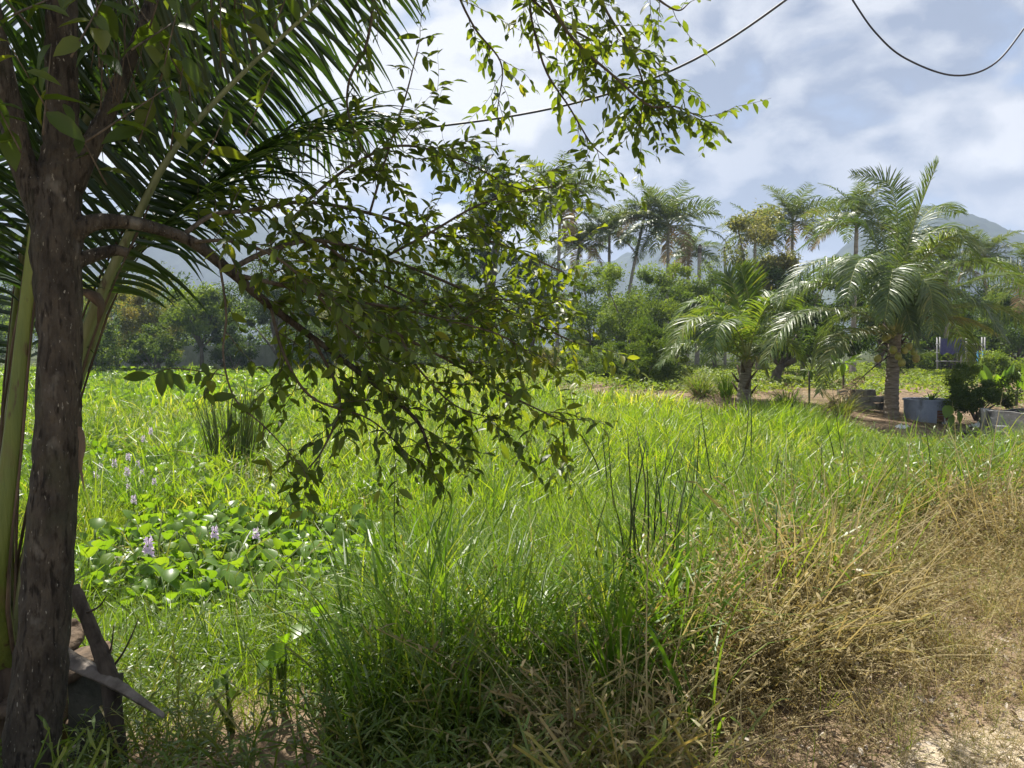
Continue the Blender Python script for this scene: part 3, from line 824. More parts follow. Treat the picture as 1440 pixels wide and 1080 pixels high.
tree('tree', 'darker bushy tree beneath the two bare trunks', 'tree', 1004, 380, 96, 52, M['crown_mid'], .1, 4800, .15, GM, seed=13)
tree('tree', 'tree with greyish glossy leaves behind the young palm', 'tree', 1068, 318, 128, 46, M['crown_grey'], .2, 6500, .2, None, seed=14, wl=.45)
tree('tree', 'leafy tree between the glossy tree and the fruiting palm', 'tree', 1130, 378, 130, 44, M['crown_dark'], .15, 5000, .16, None, seed=15)
tree('bush', 'big dark feathery bush at the edge of the brown earth', 'bush', 908, 452, 138, pix(G(905, 549))[2], M['crown_mid'], .02, 11000, .10, None, G(905, 546), seed=16, flatb=1, wl=.32, nclump=70, droop=-.4)
tree('mango_tree', 'low spreading tree with a short thick trunk behind the young palm', 'tree', 1130, 448, 210, pix(G(1090, 541))[2], M['crown_dark'], .38, 4200, .24, None, G(1090, 541), seed=17, wl=.34, droop=.7, lean=1.0, trunk_r=.2)
tree('tree', 'dark tree mass directly behind the fruiting palm crown', 'tree', 1240, 345, 150, 52, M['crown_dark'], .12, 6000, .18, None, seed=18)
tree('tree', 'dark tree behind the shed poles and indigo tarpaulin', 'tree', 1330, 400, 170, 60, M['crown_dark'], .0, 8500, .17, None, seed=19)
tree('tree', 'green tree right of the blue ladder', 'tree', 1432, 408, 150, 56, M['crown_mid'], .0, 8500, .17, None, seed=20)
tree('bush', 'rounded dark green bush between the blue tub and the concrete tank', 'bush', 1372, 520, 100, pix(G(1371, 604))[2], M['crown_mid'], .18, 8000, .055, None, G(1371, 600), seed=21, wl=.5, nclump=60, forks=7)
GS = 'low shrubs at the back of the field'
tree('bush', 'low pale shrub at the back of the field below the palms', 'bush', 772, 492, 66, 48, M['crown_olive'], .0, 2600, .10, GS, seed=22)
tree('bush', 'low bright shrub left of the big dark bush', 'bush', 826, 486, 74, 44, M['crown_bright'], .0, 3000, .10, GS, seed=23)
tree('bush', 'small creeping shrub touching the left side of the big dark bush', 'bush', 856, 500, 60, 38, M['crown_mid'], .0, 2600, .09, GS, seed=24)
tree('bush', 'dark shrub at the foot of the grey wall', 'bush', 330, 462, 70, 55, M['crown_dark'], .0, 3000, .14, GS, seed=25)
tree('bush', 'dense shrub under the dark spreading tree', 'bush', 440, 452, 110, 55, M['crown_dark'], .0, 4500, .14, GS, seed=26)
tree('bush', 'green shrub behind the lowest overhanging leaves', 'bush', 560, 455, 130, 55, M['crown_mid'], .0, 4500, .14, GS, seed=27)
tree('bush', 'shrub filling the bank below the tall dark tree', 'bush', 680, 452, 130, 55, M['crown_mid'], .0, 4500, .14, GS, seed=28)
tree('bush', 'shrub with drooping leaves under the orange tinged tree', 'bush', 215, 455, 90, 54, M['crown_mid'], .0, 3500, .14, GS, seed=30)
tree('bush', 'narrow dark shrub right of the forked bright tree', 'bush', 312, 440, 60, 58, M['crown_dark'], .0, 3000, .14, GS, seed=31)
tree('bush', 'dark shrub row piece behind the tub and the dark bush', 'bush', 1300, 478, 110, 47, M['crown_mid'], .0, 4000, .13, GS, seed=32)
tree('bush', 'bright weedy shrub below the ladder', 'bush', 1400, 498, 90, 38, M['crown_bright'], .0, 3000, .12, GS, seed=33)
tree('bush', 'broad low shrub on the far bank beside the speckled trunk', 'bush', 120, 440, 120, 52, M['crown_mid'], .0, 4500, .14, GS, seed=29)
# woods behind everything
def build_woods():
    rg = np.random.default_rng(91)
    for col, mname in (('crown_dark', 0), ('crown_mid', 1)):
        mb = MB()
        for k in range(46):
            px = rg.uniform(-300, 1750); d = rg.uniform(70, 100)
            top = rg.uniform(378, 420)
            b = GD(px, d); zt = P(px, top, d)[2]; H = zt - b[2]
            crown_leaves(mb, rg, (b[0], b[1], b[2] + H * .5), (H * .55, H * .4, H * .5), 30, 1900, .34, flatb=1)
        o = part('woods', mb, M[col])
        tag(o, ['dark distant woodland closing the view behind the palms', 'lighter distant woodland closing the view behind the palms'][mname], 'woods', kind='stuff')
build_woods()

# ------------------------------------------------------------------ walls, tub, tank, shed
def build_blocks():
    # grey boundary wall on the far left bank, in panels between posts
    a, b = GD(60, 62), GD(520, 64)
    o = thing('boundary_wall', 'long grey white wall behind the trees on the far left bank', 'wall', a)
    n = 13
    for i in range(n):
        p = a + (b - a) * i / n; q = a + (b - a) * (i + 1) / n
        ang = math.atan2(q[1] - p[1], q[0] - p[0]); ln = np.linalg.norm((q - p)[:2])
        part('panel', MB().add(*box(((p + q) / 2) * np.array((1, 1, 0)) + np.array((0, 0, .85 + p[2])), (ln - .3, .12, 2.1), ang)), M['plaster'], o)
        part('post', MB().add(*box(p * np.array((1, 1, 0)) + np.array((0, 0, .95 + p[2])), (.3, .22, 2.35), ang)), M['plaster'], o)
    # rough block wall behind the fruiting palm
    c = G(1214, 577); d = pix(c)[2]
    o = thing('block_wall', 'low stained block wall remnant behind the fruiting palm trunk', 'wall', c)
    for r_ in range(3):
        for k in range(4):
            w = .36; x = (k - 1.5) * (w + .015) + (.18 if r_ % 2 else 0)
            if r_ == 2 and k == 3: continue
            part('block', MB().add(*box(c + np.array((x, .05, .12 + r_ * .205)), (w, .16, .195), rng.normal(0, .02), .012)), M['rubble'], o)
    # round blue rendered tub with broken render
    c = G(1302, 590); d = pix(c)[2]
    o = thing('concrete_tub', 'round blue grey concrete tub with broken sides showing brick', 'tub', c)
    rg = np.random.default_rng(31)
    Rr, Hh, ns = .58, .56, 48
    ang = np.linspace(0, 2 * math.pi, ns, endpoint=False)
    hole = lambda a, z: ((((a - R(278)) / .22) ** 2 + ((z - .12) / .22) ** 2) < 1 + .3 * math.sin(a * 31)) or ((((a - R(312)) / .24) ** 2 + ((z - .16) / .2) ** 2) < 1 + .3 * math.sin(a * 23))
    zs = np.linspace(-.08, Hh, 14)
    V = []; Q = []
    for z in zs:
        rr = Rr * (1 + .03 * z / Hh)
        V += [(c[0] + rr * math.cos(t), c[1] + rr * math.sin(t), c[2] + z) for t in ang]
    for i in range(len(zs) - 1):
        for j in range(ns):
            if not hole(ang[j] % (2 * math.pi), (zs[i] + zs[i + 1]) / 2):
                j2 = (j + 1) % ns; Q.append((i * ns + j, i * ns + j2, (i + 1) * ns + j2, (i + 1) * ns + j))
    part('shell', MB().add(V, Q), M['tub'], o, smooth=True)
    V = []; Q = []
    for k, (rr, z) in enumerate(((Rr * 1.03, Hh), (Rr * 1.09, Hh), (Rr * 1.09, Hh + .05), (Rr * .93, Hh + .05), (Rr * .93, .1))):
        V += [(c[0] + rr * math.cos(t), c[1] + rr * math.sin(t), c[2] + z) for t in ang]
        if k: Q += [((k - 1) * ns + j, (k - 1) * ns + (j + 1) % ns, k * ns + (j + 1) % ns, k * ns + j) for j in range(ns)]
    part('rim', MB().add(V, Q), M['tub'], o, smooth=False)
    for i in range(6):          # brick courses inside the render
        for j in range(24):
            t = (j + (.5 if i % 2 else 0)) / 24 * 2 * math.pi
            if not (R(245) < t % (2 * math.pi) < R(345)): continue
            part('brick', MB().add(*box(c + np.array((math.cos(t) * (Rr - .06), math.sin(t) * (Rr - .06), .03 + i * .085)), (.135, .08, .072), t + math.pi / 2, .006, rg)), M['brickred'], o)
    part('soil', MB().add([(c[0] + Rr * .92 * math.cos(t), c[1] + Rr * .92 * math.sin(t), c[2] + .42) for t in ang] + [tuple(c + np.array((0, 0, .46)))], None, [(j, (j + 1) % ns, ns) for j in range(ns)]), M['sheath'], o)
    tub = c
    # spiky potted plant growing in the tub
    pc = c + np.array((.10, -.05, .45))
    o = thing('spiky_plant', 'dark spiky plant growing out of the blue tub', 'plant', pc)
    for k in range(11):
        a = k * 2.4; e = R(rg.uniform(35, 80)); Ln = rg.uniform(.35, .5)
        p = frond_curve(a, e, e - R(35), Ln, 6) + pc
        Wd = np.cross(nrm(np.gradient(p, axis=0)), (0, 0, 1)); Wd = nrm(Wd) * (.03 * np.array((.7, 1, 1, .8, .5, .05)))[:, None]
        V, Q, _ = strips(p[None], Wd[None], np.broadcast_to(np.array((0, 0, -.012)), (1, 6, 3)))
        part('leaf', MB().add(V, Q, tint=.3), M['crown_dark'], o)
    # square concrete tank at the right edge
    c = G(1452, 618); d = pix(c)[2]
    o = thing('concrete_tank', 'square weathered concrete tank with black stains at the right edge', 'tank', c)
    W_, D_, H_ = 1.95, 1.2, .66
    x0 = P(1387, 600, d)[0]
    cc = np.array((x0 + W_ / 2, c[1] + D_ / 2, c[2]))
    nX = 18
    xs = np.linspace(-W_ / 2, W_ / 2, nX); top = H_ + (vnoise(xs, xs * 0, .25, 3) - .5) * .05 + np.where(np.abs(xs + .2) < .25, .03, 0)
    def wallpiece(nm, p0, p1, th):
        u = np.linspace(0, 1, nX); L_ = np.asarray(p1) - np.asarray(p0)
        n_ = np.array((-L_[1], L_[0])) / np.linalg.norm(L_) * th / 2
        V = []
        for i in range(nX):
            q = np.asarray(p0) + L_ * u[i]; tz = H_ + (vnoise(q[0], q[1], .22, 3) - .5) * .09
            V += [(q[0] - n_[0], q[1] - n_[1], c[2] - .1), (q[0] - n_[0], q[1] - n_[1], c[2] + tz), (q[0] + n_[0], q[1] + n_[1], c[2] + tz), (q[0] + n_[0], q[1] + n_[1], c[2] - .1)]
        Q = []
        for i in range(nX - 1):
            for k in range(4): Q.append((i * 4 + k, i * 4 + (k + 1) % 4, i * 4 + 4 + (k + 1) % 4, i * 4 + 4 + k))
        Q += [(0, 1, 2, 3), ((nX - 1) * 4 + 3, (nX - 1) * 4 + 2, (nX - 1) * 4 + 1, (nX - 1) * 4)]
        V = np.array(V); dx, dy = V[:, 0] - x0, V[:, 1] - c[1]
        V[:, 0] = x0 + dx * math.cos(R(-25)) - dy * math.sin(R(-25)); V[:, 1] = c[1] + dx * math.sin(R(-25)) + dy * math.cos(R(-25))
        part(nm, MB().add(V, Q), M['concrete'], o)
    ta = R(-25)
    X0, X1, Y0, Y1 = cc[0] - W_ / 2, cc[0] + W_ / 2, c[1], c[1] + D_
    wallpiece('front_wall', (X0, Y0), (X1, Y0), .13)
    wallpiece('back_wall', (X0, Y1), (X1, Y1), .13)
    wallpiece('side_wall', (X0 + .065, Y0 + .067), (X0 + .065, Y1 - .067), .13)
    wallpiece('side_wall', (X1 - .065, Y0 + .067), (X1 - .065, Y1 - .067), .13)
    bx = P(1411, 605, d - .5)
    o = thing('meter_box', 'small pale concrete box on a post in front of the tank', 'box', (bx[0], bx[1], gz(bx[0], bx[1])))
    g0 = float(gz(bx[0], bx[1]))
    part('post', MB().add(*box((bx[0], bx[1], g0 + .08), (.26, .14, .36), ta)), M['concrete'], o)
    part('lid', MB().add(*box((bx[0], bx[1], g0 + .34), (.32, .2, .16), ta, .006)), M['plaster'], o)
    # shed frame, tarpaulin, ladder far back
    D = 44.0
    b0 = GD(1318, D)
    o = thing('shed_frame', 'open frame of thin grey poles with dark boards behind the palm', 'shed', b0)
    g = b0[2]
    pole = lambda px, dy, y0, y1, nm='pole', r=.045: part(nm, MB().add(*tube([P(px, y0, D + dy), P(px, y1, D + dy)], r, 6)), M['grey_metal'], o, smooth=True)
    for px, dy in ((1318, 0), (1352, 0), (1359, -1.0), (1381, 0), (1322, 2), (1385, 2)): pole(px, dy, 538, 474)
    for y in (496, 508, 484): part('rail', MB().add(*tube([P(1316, y, D - .06), P(1383, y, D - .06)], .03, 6)), M['grey_metal'], o, smooth=True)
    for k in range(7):
        p = P(1322 + k * 9.4, 514, D + 2.1)
        part('board', MB().add(*box((p[0], p[1], g + .75), (.36, .04, 1.9 + rng.uniform(-.1, .1)))), M['shed_dark'], o)
    o = thing('tarpaulin', 'indigo tarpaulin hung across the shed poles', 'tarpaulin', P(1340, 480, D - .15))
    nx = 14; V = []; 
    for yy in (476, 483, 490, 497):
        for i in range(nx):
            p = P(1322 + i * 37 / (nx - 1), yy + (2.0 * math.sin(i * 1.3) if yy == 497 else 0), D - .16); p[1] += .05 * math.sin(i * 1.9 + yy); V.append(p)
    Q = [(r_ * nx + i, r_ * nx + i + 1, (r_ + 1) * nx + i + 1, (r_ + 1) * nx + i) for r_ in range(3) for i in range(nx - 1)]
    part('sheet', MB().add(V, Q), M['tarp'], o, smooth=True)
    lb = GD(1377, 42)
    o = thing('ladder', 'light blue metal ladder leaning on the shed poles', 'ladder', lb)
    L0, L1 = P(1374, 524, 42), P(1375, 494, 42.6); R0, R1 = P(1381, 524, 42), P(1382, 494, 42.6)
    part('rail', MB().add(*tube([L0, L1], .045, 6)), M['blue_metal'], o); part('rail', MB().add(*tube([R0, R1], .035, 6)), M['blue_metal'], o)
    for k in range(5):
        u = (k + .6) / 5.2
        part('rung', MB().add(*tube([L0 + (L1 - L0) * u, R0 + (R1 - R0) * u], .022, 6)), M['blue_metal'], o)
    return tub
build_blocks()

# ------------------------------------------------------------------ plants on the brown earth
def blades(mb, rg, base, n, L, spread, w, lean=(5, 35), curve=(30, 110), m=5, tl=.35, ts=.2):
    base = np.asarray(base, float)
    az = rg.uniform(0, 2 * math.pi, n); r = spread * np.sqrt(rg.uniform(0, 1, n))
    p = base + np.stack((np.cos(az) * r, np.sin(az) * r, np.zeros(n)), 1)
    az2 = az + rg.normal(0, .7, n)
    le = np.radians(rg.uniform(*lean, n)); cu = np.radians(rg.uniform(*curve, n))
    Ls = rg.uniform(*L, n); C = np.zeros((n, m + 1, 3)); W = np.zeros_like(C); C[:, 0] = p
    prof = np.interp(np.linspace(0, 1, m + 1), [0, .3, .7, 1], [.75, 1, .7, .04])
    yaw = rg.normal(0, .6, n)
    ws = w * rg.uniform(.6, 1.3, n)
    for j in range(m + 1):
        a = le + cu * (j / m) ** 1.7
        side = np.stack((-np.sin(az2 + yaw), np.cos(az2 + yaw), np.zeros(n)), 1)
        W[:, j] = side * (.5 * ws * prof[j])[:, None]
        if j < m:
            am = le + cu * ((j + .5) / m) ** 1.7
            C[:, j + 1] = C[:, j] + np.stack((np.sin(am) * np.cos(az2), np.sin(am) * np.sin(az2), np.cos(am)), 1) * (Ls / m)[:, None]
    V, Q, k = strips(C, W)
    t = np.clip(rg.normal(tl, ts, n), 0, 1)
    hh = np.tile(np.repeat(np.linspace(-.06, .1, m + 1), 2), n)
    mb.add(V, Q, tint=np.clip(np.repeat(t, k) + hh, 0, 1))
def clump(px, py, label, n, L, w, mat=None, spread=.14, dry=0, lean=(8, 50), cat='grass clump', name='grass_clump', group=None, curve=(40, 110), tl=.3):
    b = G(px, py)
    o = thing(name, label, cat, b, group)
    rg = np.random.default_rng(int(px * 7 + py))
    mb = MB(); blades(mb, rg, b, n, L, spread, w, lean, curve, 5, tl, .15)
    part('blades', mb, mat or M['sedge'], o, kind='stuff')
    if dry:
        mb = MB(); blades(mb, rg, b, dry, (L[0] * .6, L[1] * .8), spread * 1.2, w, (30, 80), (40, 90), 4)
        part('dry_blades', mb, M['dead_frond'], o, kind='stuff')
    return o
GL = 'grass clumps on the brown earth'
clump(985, 558, 'big pale arching grass clump left of the young palm', 260, (.9, 1.5), .022, M['weed'], .22, 90, group=GL, tl=.45)
clump(1021, 560, 'upright green grass clump against the young palm trunk', 150, (.7, 1.15), .02, None, .16, 20, (3, 30), group=GL, curve=(15, 60))
clump(1108, 572, 'blue green grass clump on the brown earth right of the young palm', 220, (.55, 1.0), .02, None, .2, 25, (15, 60), group=GL)
clump(1183, 584, 'loose grass clump under the hanging dead frond', 230, (.7, 1.15), .018, M['weed'], .2, 90, (15, 60), group=GL, tl=.5)
clump(330, 668, 'tall dark clump of dead reeds standing in the field under the vine', 150, (1.0, 1.95), .022, M['reed'], .42, 60, (1, 16), 'reed clump', 'reed_clump', None, (2, 30), .5)

def broad_plant(name, label, cat, base, leaves, mat, group=None, stem=None, stalk_r=.008):
    """leaves: (tip point, base of blade, width) with stalks from the plant's base"""
    o = thing(name, label, cat, base, group)
    if stem is not None:
        part('stem', MB().add(*tube(stem[0], stem[1], 7)), M['limb'], o, smooth=True)
    for (st, bb, tip, w, tint) in leaves:
        mid = (st + bb) / 2 + np.array((0, 0, .06 * np.linalg.norm(bb - st)))
        d = tip - bb; L_ = np.linalg.norm(d)
        ref = np.array((0, -0.55, 1.0))
        Rm = frames(d[None], ref[None])
        mb = MB(); tv, tq = leaf_template(1, .22, .2)
        bake(mb, tv, tq, bb[None], Rm, np.array([L_]), np.array([w]), np.array([tint]))
        lf = part('leaf', mb, mat, o, smooth=True)
        part('stalk', MB().add(*tube(spline([st, mid, bb], 6), np.linspace(stalk_r * 1.3, stalk_r * .8, 6), 5)), M['stalk'], lf, smooth=True)
    return o
def heart_plant(px, py, label, lst, d=None, group=None, mat='taro', name='taro_plant'):
    b = G(px, py); d = pix(b)[2]
    L_ = []
    for (x0, y0, x1, y1, wpx, tint) in lst:
        bb = P(x0, y0, d + rng.uniform(-.12, .0)); tip = P(x1, y1, d - .12 + rng.uniform(-.12, .05))
        L_.append((b + np.array((rng.normal(0, .02), rng.normal(0, .02), 0)), bb, tip, wpx / FPX * d, tint))
    return broad_plant(name, label, 'plant', b, L_, M[mat], group)
heart_plant(1344, 603, 'elephant ear plant with big pale leaf in front of the dark bush', [(1336, 570, 1330, 586, 16, .8), (1347, 578, 1352, 596, 10, .5), (1340, 583, 1336, 598, 9, .4)])
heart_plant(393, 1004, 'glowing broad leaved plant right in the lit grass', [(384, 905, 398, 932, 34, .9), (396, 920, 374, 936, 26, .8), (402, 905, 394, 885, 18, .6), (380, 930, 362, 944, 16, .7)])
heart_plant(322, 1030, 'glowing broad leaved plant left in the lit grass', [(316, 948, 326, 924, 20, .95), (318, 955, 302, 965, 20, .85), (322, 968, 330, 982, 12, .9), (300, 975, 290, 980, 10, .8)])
heart_plant(440, 965, 'tall broad leaf plant beside the pair of glowing plants', [(432, 880, 412, 893, 28, .8), (455, 872, 470, 900, 30, .75), (448, 868, 444, 845, 18, .5)])
heart_plant(972, 820, 'small bright leaf plant among the dark reed stalks', [(965, 800, 955, 806, 14, .9), (975, 797, 988, 790, 14, .9), (978, 808, 990, 818, 12, .8)])
# stake plant and yellow leaved plant, young palms at the right back
b = G(1138, 573); d = pix(b)[2]
rg0 = np.random.default_rng(41)
def rosette(b0, n, L, w, e, rg, tint=.4):
    out = []
    for k in range(n):
        a = k * 2.4 + rg.normal(0, .2); el = R(rg.uniform(*e)); ln = rg.uniform(*L)
        bb = b0 + np.array((math.cos(a), math.sin(a), .2)) * ln * .25
        tip = b0 + np.array((math.cos(a) * math.cos(el), math.sin(a) * math.cos(el), math.sin(el))) * ln
        out.append((b0, bb, tip, w * rg.uniform(.7, 1.2), np.clip(tint + rg.normal(0, .2), 0, 1)))
    return out
top = P(1138, 522, d)
broad_plant('staked_plant', 'small drooping plant on a straight pale stake', 'plant', b, rosette(top, 12, (.25, .5), .1, (-60, 20), rg0, .4), M['crown_mid'], None, (spline([b, top], 5), .03))
b = G(1186, 566); top = P(1186, 512, pix(b)[2])
broad_plant('broadleaf_plant', 'yellowing large leaved plant behind the hanging dead frond', 'plant', b, rosette(top, 14, (.4, .75), .2, (-50, 40), rg0, .75), M['taro'], None, (spline([b, top], 5), .035))
for px, py, lab in ((1400, 560, 'bright young banana plant left of two by the right edge'), (1432, 562, 'bright young banana plant cut by the right edge')):
    b = GD(px, 27); top = b + np.array((0, 0, .5))
    broad_plant('banana_plant', lab, 'plant', b, rosette(top, 9, (.8, 1.25), .26, (20, 75), rg0, .8), M['taro'], 'young banana plants', (spline([b, top], 5), .05))

# scraps of rubbish
def scrap(px, py, s, lab, mat='plastic'):
    b = G(px, py); rg = np.random.default_rng(int(px))
    n = 7
    u = np.linspace(-1, 1, n); X, Y = np.meshgrid(u, u)
    Z = rg.normal(0, .28, X.shape) * s + .25 * s
    V = np.stack((b[0] + X * s + rg.normal(0, .1 * s, X.shape), b[1] + Y * s * .7 + rg.normal(0, .1 * s, X.shape), b[2] + np.abs(Z) + .01), -1).reshape(-1, 3)
    i = (np.arange(n - 1)[:, None] * n + np.arange(n - 1)[None]).ravel()
    o = part('plastic_scrap' if mat == 'plastic' else 'board_scrap', MB().add(V, np.stack((i, i + 1, i + 1 + n, i + n), 1)), M[mat])
    tag(o, lab, 'litter', 'litter on the brown earth')
scrap(1374, 602, .17, 'crumpled white plastic bag left of the concrete tank')
scrap(1110, 576, .06, 'scrap of white plastic beside the blue green grass clump')
scrap(1122, 588, .07, 'scrap of white plastic in front of the pale stake')
scrap(965, 582, .08, 'scrap of white plastic at the swamp edge left of the young palm')
scrap(1270, 603, .14, 'torn white plastic lying before the fruiting palm trunk')
b = G(1362, 610)
o = part('broken_board', MB().add(*box(b + np.array((0, 0, .05)), (.75, .4, .03), .2, .012)), M['shed_dark'])
tag(o, 'dark broken board lying left of the concrete tank', 'board', 'litter on the brown earth')

# ------------------------------------------------------------------ scattered ground plants (geometry nodes on point clouds)
def gn_scatter(name, label, cat, pts, rotv, scl, vid, itint, proto_meshes):
    me = bpy.data.meshes.new(name)
    me.vertices.add(len(pts)); me.vertices.foreach_set('co', np.asarray(pts, np.float32).ravel())
    a = me.attributes.new('rot', 'FLOAT_VECTOR', 'POINT'); a.data.foreach_set('vector', np.asarray(rotv, np.float32).ravel())
    a = me.attributes.new('scl', 'FLOAT', 'POINT'); a.data.foreach_set('value', np.asarray(scl, np.float32))
    a = me.attributes.new('vid', 'INT', 'POINT'); a.data.foreach_set('value', np.asarray(vid, np.int32))
    a = me.attributes.new('itint', 'FLOAT', 'POINT'); a.data.foreach_set('value', np.asarray(itint, np.float32))
    me.update()
    o = bpy.data.objects.new(name, me); COL.objects.link(o)
    tag(o, label, cat, kind='stuff')
    ng = bpy.data.node_groups.new(name, 'GeometryNodeTree')
    ng.interface.new_socket('Geometry', in_out='INPUT', socket_type='NodeSocketGeometry')
    ng.interface.new_socket('Geometry', in_out='OUTPUT', socket_type='NodeSocketGeometry')
    nn = ng.nodes; L = ng.links.new
    gi = nn.new('NodeGroupInput'); go = nn.new('NodeGroupOutput')
    ip = nn.new('GeometryNodeInstanceOnPoints'); jg = nn.new('GeometryNodeJoinGeometry')
    L(gi.outputs[0], ip.inputs['Points'])
    for pm in proto_meshes:
        po = bpy.data.objects.new(pm.name, pm)
        oi = nn.new('GeometryNodeObjectInfo'); oi.inputs['Object'].default_value = po
        oi.inputs['As Instance'].default_value = True
        L(oi.outputs['Geometry'], jg.inputs[0])
    L(jg.outputs[0], ip.inputs['Instance'])
    ip.inputs['Pick Instance'].default_value = True
    def attr(nm, ty):
        n = nn.new('GeometryNodeInputNamedAttribute'); n.data_type = ty; n.inputs['Name'].default_value = nm; return n.outputs['Attribute']
    L(attr('vid', 'INT'), ip.inputs['Instance Index'])
    e2r = nn.new('FunctionNodeEulerToRotation'); L(attr('rot', 'FLOAT_VECTOR'), e2r.inputs[0]); L(e2r.outputs[0], ip.inputs['Rotation'])
    L(attr('scl', 'FLOAT'), ip.inputs['Scale'])
    L(ip.outputs[0], go.inputs[0])
    md = o.modifiers.new('scatter', 'NODES'); md.node_group = ng
    return o

def band(rg, d0, d1, dens, margin=.16):
    """random ground points within the view between two distances (a little beyond its edges)"""
    k = .665 + margin
    A = k * (d1 * d1 - d0 * d0) + 1.6 * (d1 - d0)
    n = int(A * dens)
    y = np.sqrt(rg.uniform(d0 * d0, d1 * d1, n)); x = rg.uniform(-1, 1, n) * (k * y + .8)
    return x, y
def place(rg, name, label, cat, x, y, scl, itint, protos, tilt=.1, dz=0.0):
    z = gz(x, y) + dz
    n = len(x)
    rot = np.stack((rg.normal(0, tilt, n), rg.normal(0, tilt, n), rg.uniform(0, 2 * math.pi, n)), 1)
    gn_scatter(name, label, cat, np.stack((x, y, z), 1), rot, scl, rg.integers(0, len(protos), n), itint, protos)
    print(name, n)
def gpix(x, y, h=0.0):
    return pix(np.stack((x, y, gz(x, y) + h), -1))

def blade_protos(mat, k, n, L, spread, w, lean, curve, m=4, seed=1, tl=.35, ts=.2):
    out = []
    for i in range(k):
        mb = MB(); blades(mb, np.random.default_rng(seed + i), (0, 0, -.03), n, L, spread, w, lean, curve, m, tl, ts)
        out.append(mb.mesh('tuft', mat))
    return out
def weed_protos(mat, k, stems, H, leaf_l, leaf_w, per, seed=1, tl=.35, ts=.2, spread=.09, lean=.35, stemw=.0035):
    out = []
    for i in range(k):
        rg = np.random.default_rng(seed + i); mb = MB()
        for s_ in range(stems):
            a = rg.uniform(0, 6.28); h = rg.uniform(*H); b0 = np.array((math.cos(a), math.sin(a), 0)) * spread * math.sqrt(rg.random())
            d = nrm(np.array((rg.normal(0, lean), rg.normal(0, lean), 1.0)))
            p = b0 + np.linspace(0, 1, 6)[:, None] * d * h + (np.linspace(0, 1, 6) ** 2)[:, None] * np.array((d[0], d[1], -.25)) * h * .6
            t0 = np.clip(rg.normal(tl, ts), 0, 1)
            side = nrm(np.cross(np.gradient(p, axis=0), rg.normal(0, 1, 3)))
            V, Q, kk = strips(p[None], (side * stemw)[None]); mb.add(V, Q, tint=np.clip(t0 + .1, 0, 1))
            nl = per; u = np.linspace(.12, 1, nl) + rg.normal(0, .03, nl)
            u = np.clip(u, 0, 1)
            pp = np.stack([np.interp(u, np.linspace(0, 1, 6), p[:, q]) for q in range(3)], 1)
            az = rg.uniform(0, 6.28) + np.arange(nl) * (math.pi + .5)
            dd = np.stack((np.cos(az), np.sin(az), rg.uniform(.0, 1.1, nl)), 1)
            Rm = frames(nrm(dd), np.array((0, 0, 1.0)) + rg.normal(0, .35, (nl, 3)))
            Ls = leaf_l * rg.uniform(.6, 1.3, nl)
            tv = np.array([(0, .1, 0), (0, -.1, 0), (.4, -.5, .03), (.4, .5, .03), (.75, -.35, -.06), (.75, .35, -.06), (1, -.02, -.22), (1, .02, -.22)])
            bake(mb, tv, np.array([(0, 1, 2, 3), (3, 2, 4, 5), (5, 4, 6, 7)]), pp, Rm, Ls, np.full(nl, leaf_w), np.clip(t0 + rg.normal(0, .1, nl), 0, 1))
        out.append(mb.mesh('weed', mat))
    return out
def hyac_leaf():
    xs = [0, .12, .38, .65, .88, 1]; ws = [.1, .62, 1, .95, .5, .0]; V = []
    for x, w in zip(xs, ws):
        z = .10 * x - .26 * x * x
        V += [(x, w * .5, z + .2 * w), (x, 0, z), (x, -w * .5, z + .2 * w)]
    Q = [(i * 3 + k, i * 3 + k + 1, i * 3 + k + 4, i * 3 + k + 3) for i in range(5) for k in range(2)]
    return np.array(V), np.array(Q)
HY_V, HY_Q = hyac_leaf()
def hyacinth_geo(rg, n=8, h=(.12, .30), ls=(.09, .14)):
    out = []
    for k in range(n):
        a = k * 2.4 + rg.normal(0, .3); el = R(rg.uniform(35, 80)); hh = rg.uniform(*h)
        b0 = np.array((math.cos(a) * .03, math.sin(a) * .03, 0)); d = np.array((math.cos(a) * math.cos(el), math.sin(a) * math.cos(el), math.sin(el)))
        e = b0 + d * hh
        ld = nrm(d + np.array((math.cos(a), math.sin(a), 0)) * rg.uniform(-.2, .9)); up = np.array((-math.cos(a) * .6, -math.sin(a) * .6, 1.0)) + rg.normal(0, .25, 3)
        ln = rg.uniform(*ls)
        out.append((b0, e, ld, up, ln, rg.uniform(.85, 1.05) * ln, rg.uniform(.1, .9)))
    return out
def hyac_protos(k, seed, mat, big=1.0, n=8):
    res = []
    for i in range(k):
        rg = np.random.default_rng(seed + i); mb = MB()
        for (b0, e, ld, up, ln, w, t) in hyacinth_geo(rg, n):
            bake(mb, HY_V, HY_Q, (e * big)[None], frames(ld[None], up[None]), np.array([ln * big]), np.array([w * big]), np.array([t]))
            mb.add(*tube([b0 * big, (b0 + e) / 2 * big, e * big], [.008 * big, .01 * big, .005 * big], 4), tint=t)
        res.append(mb.mesh('hyacinth', mat, True))
    return res
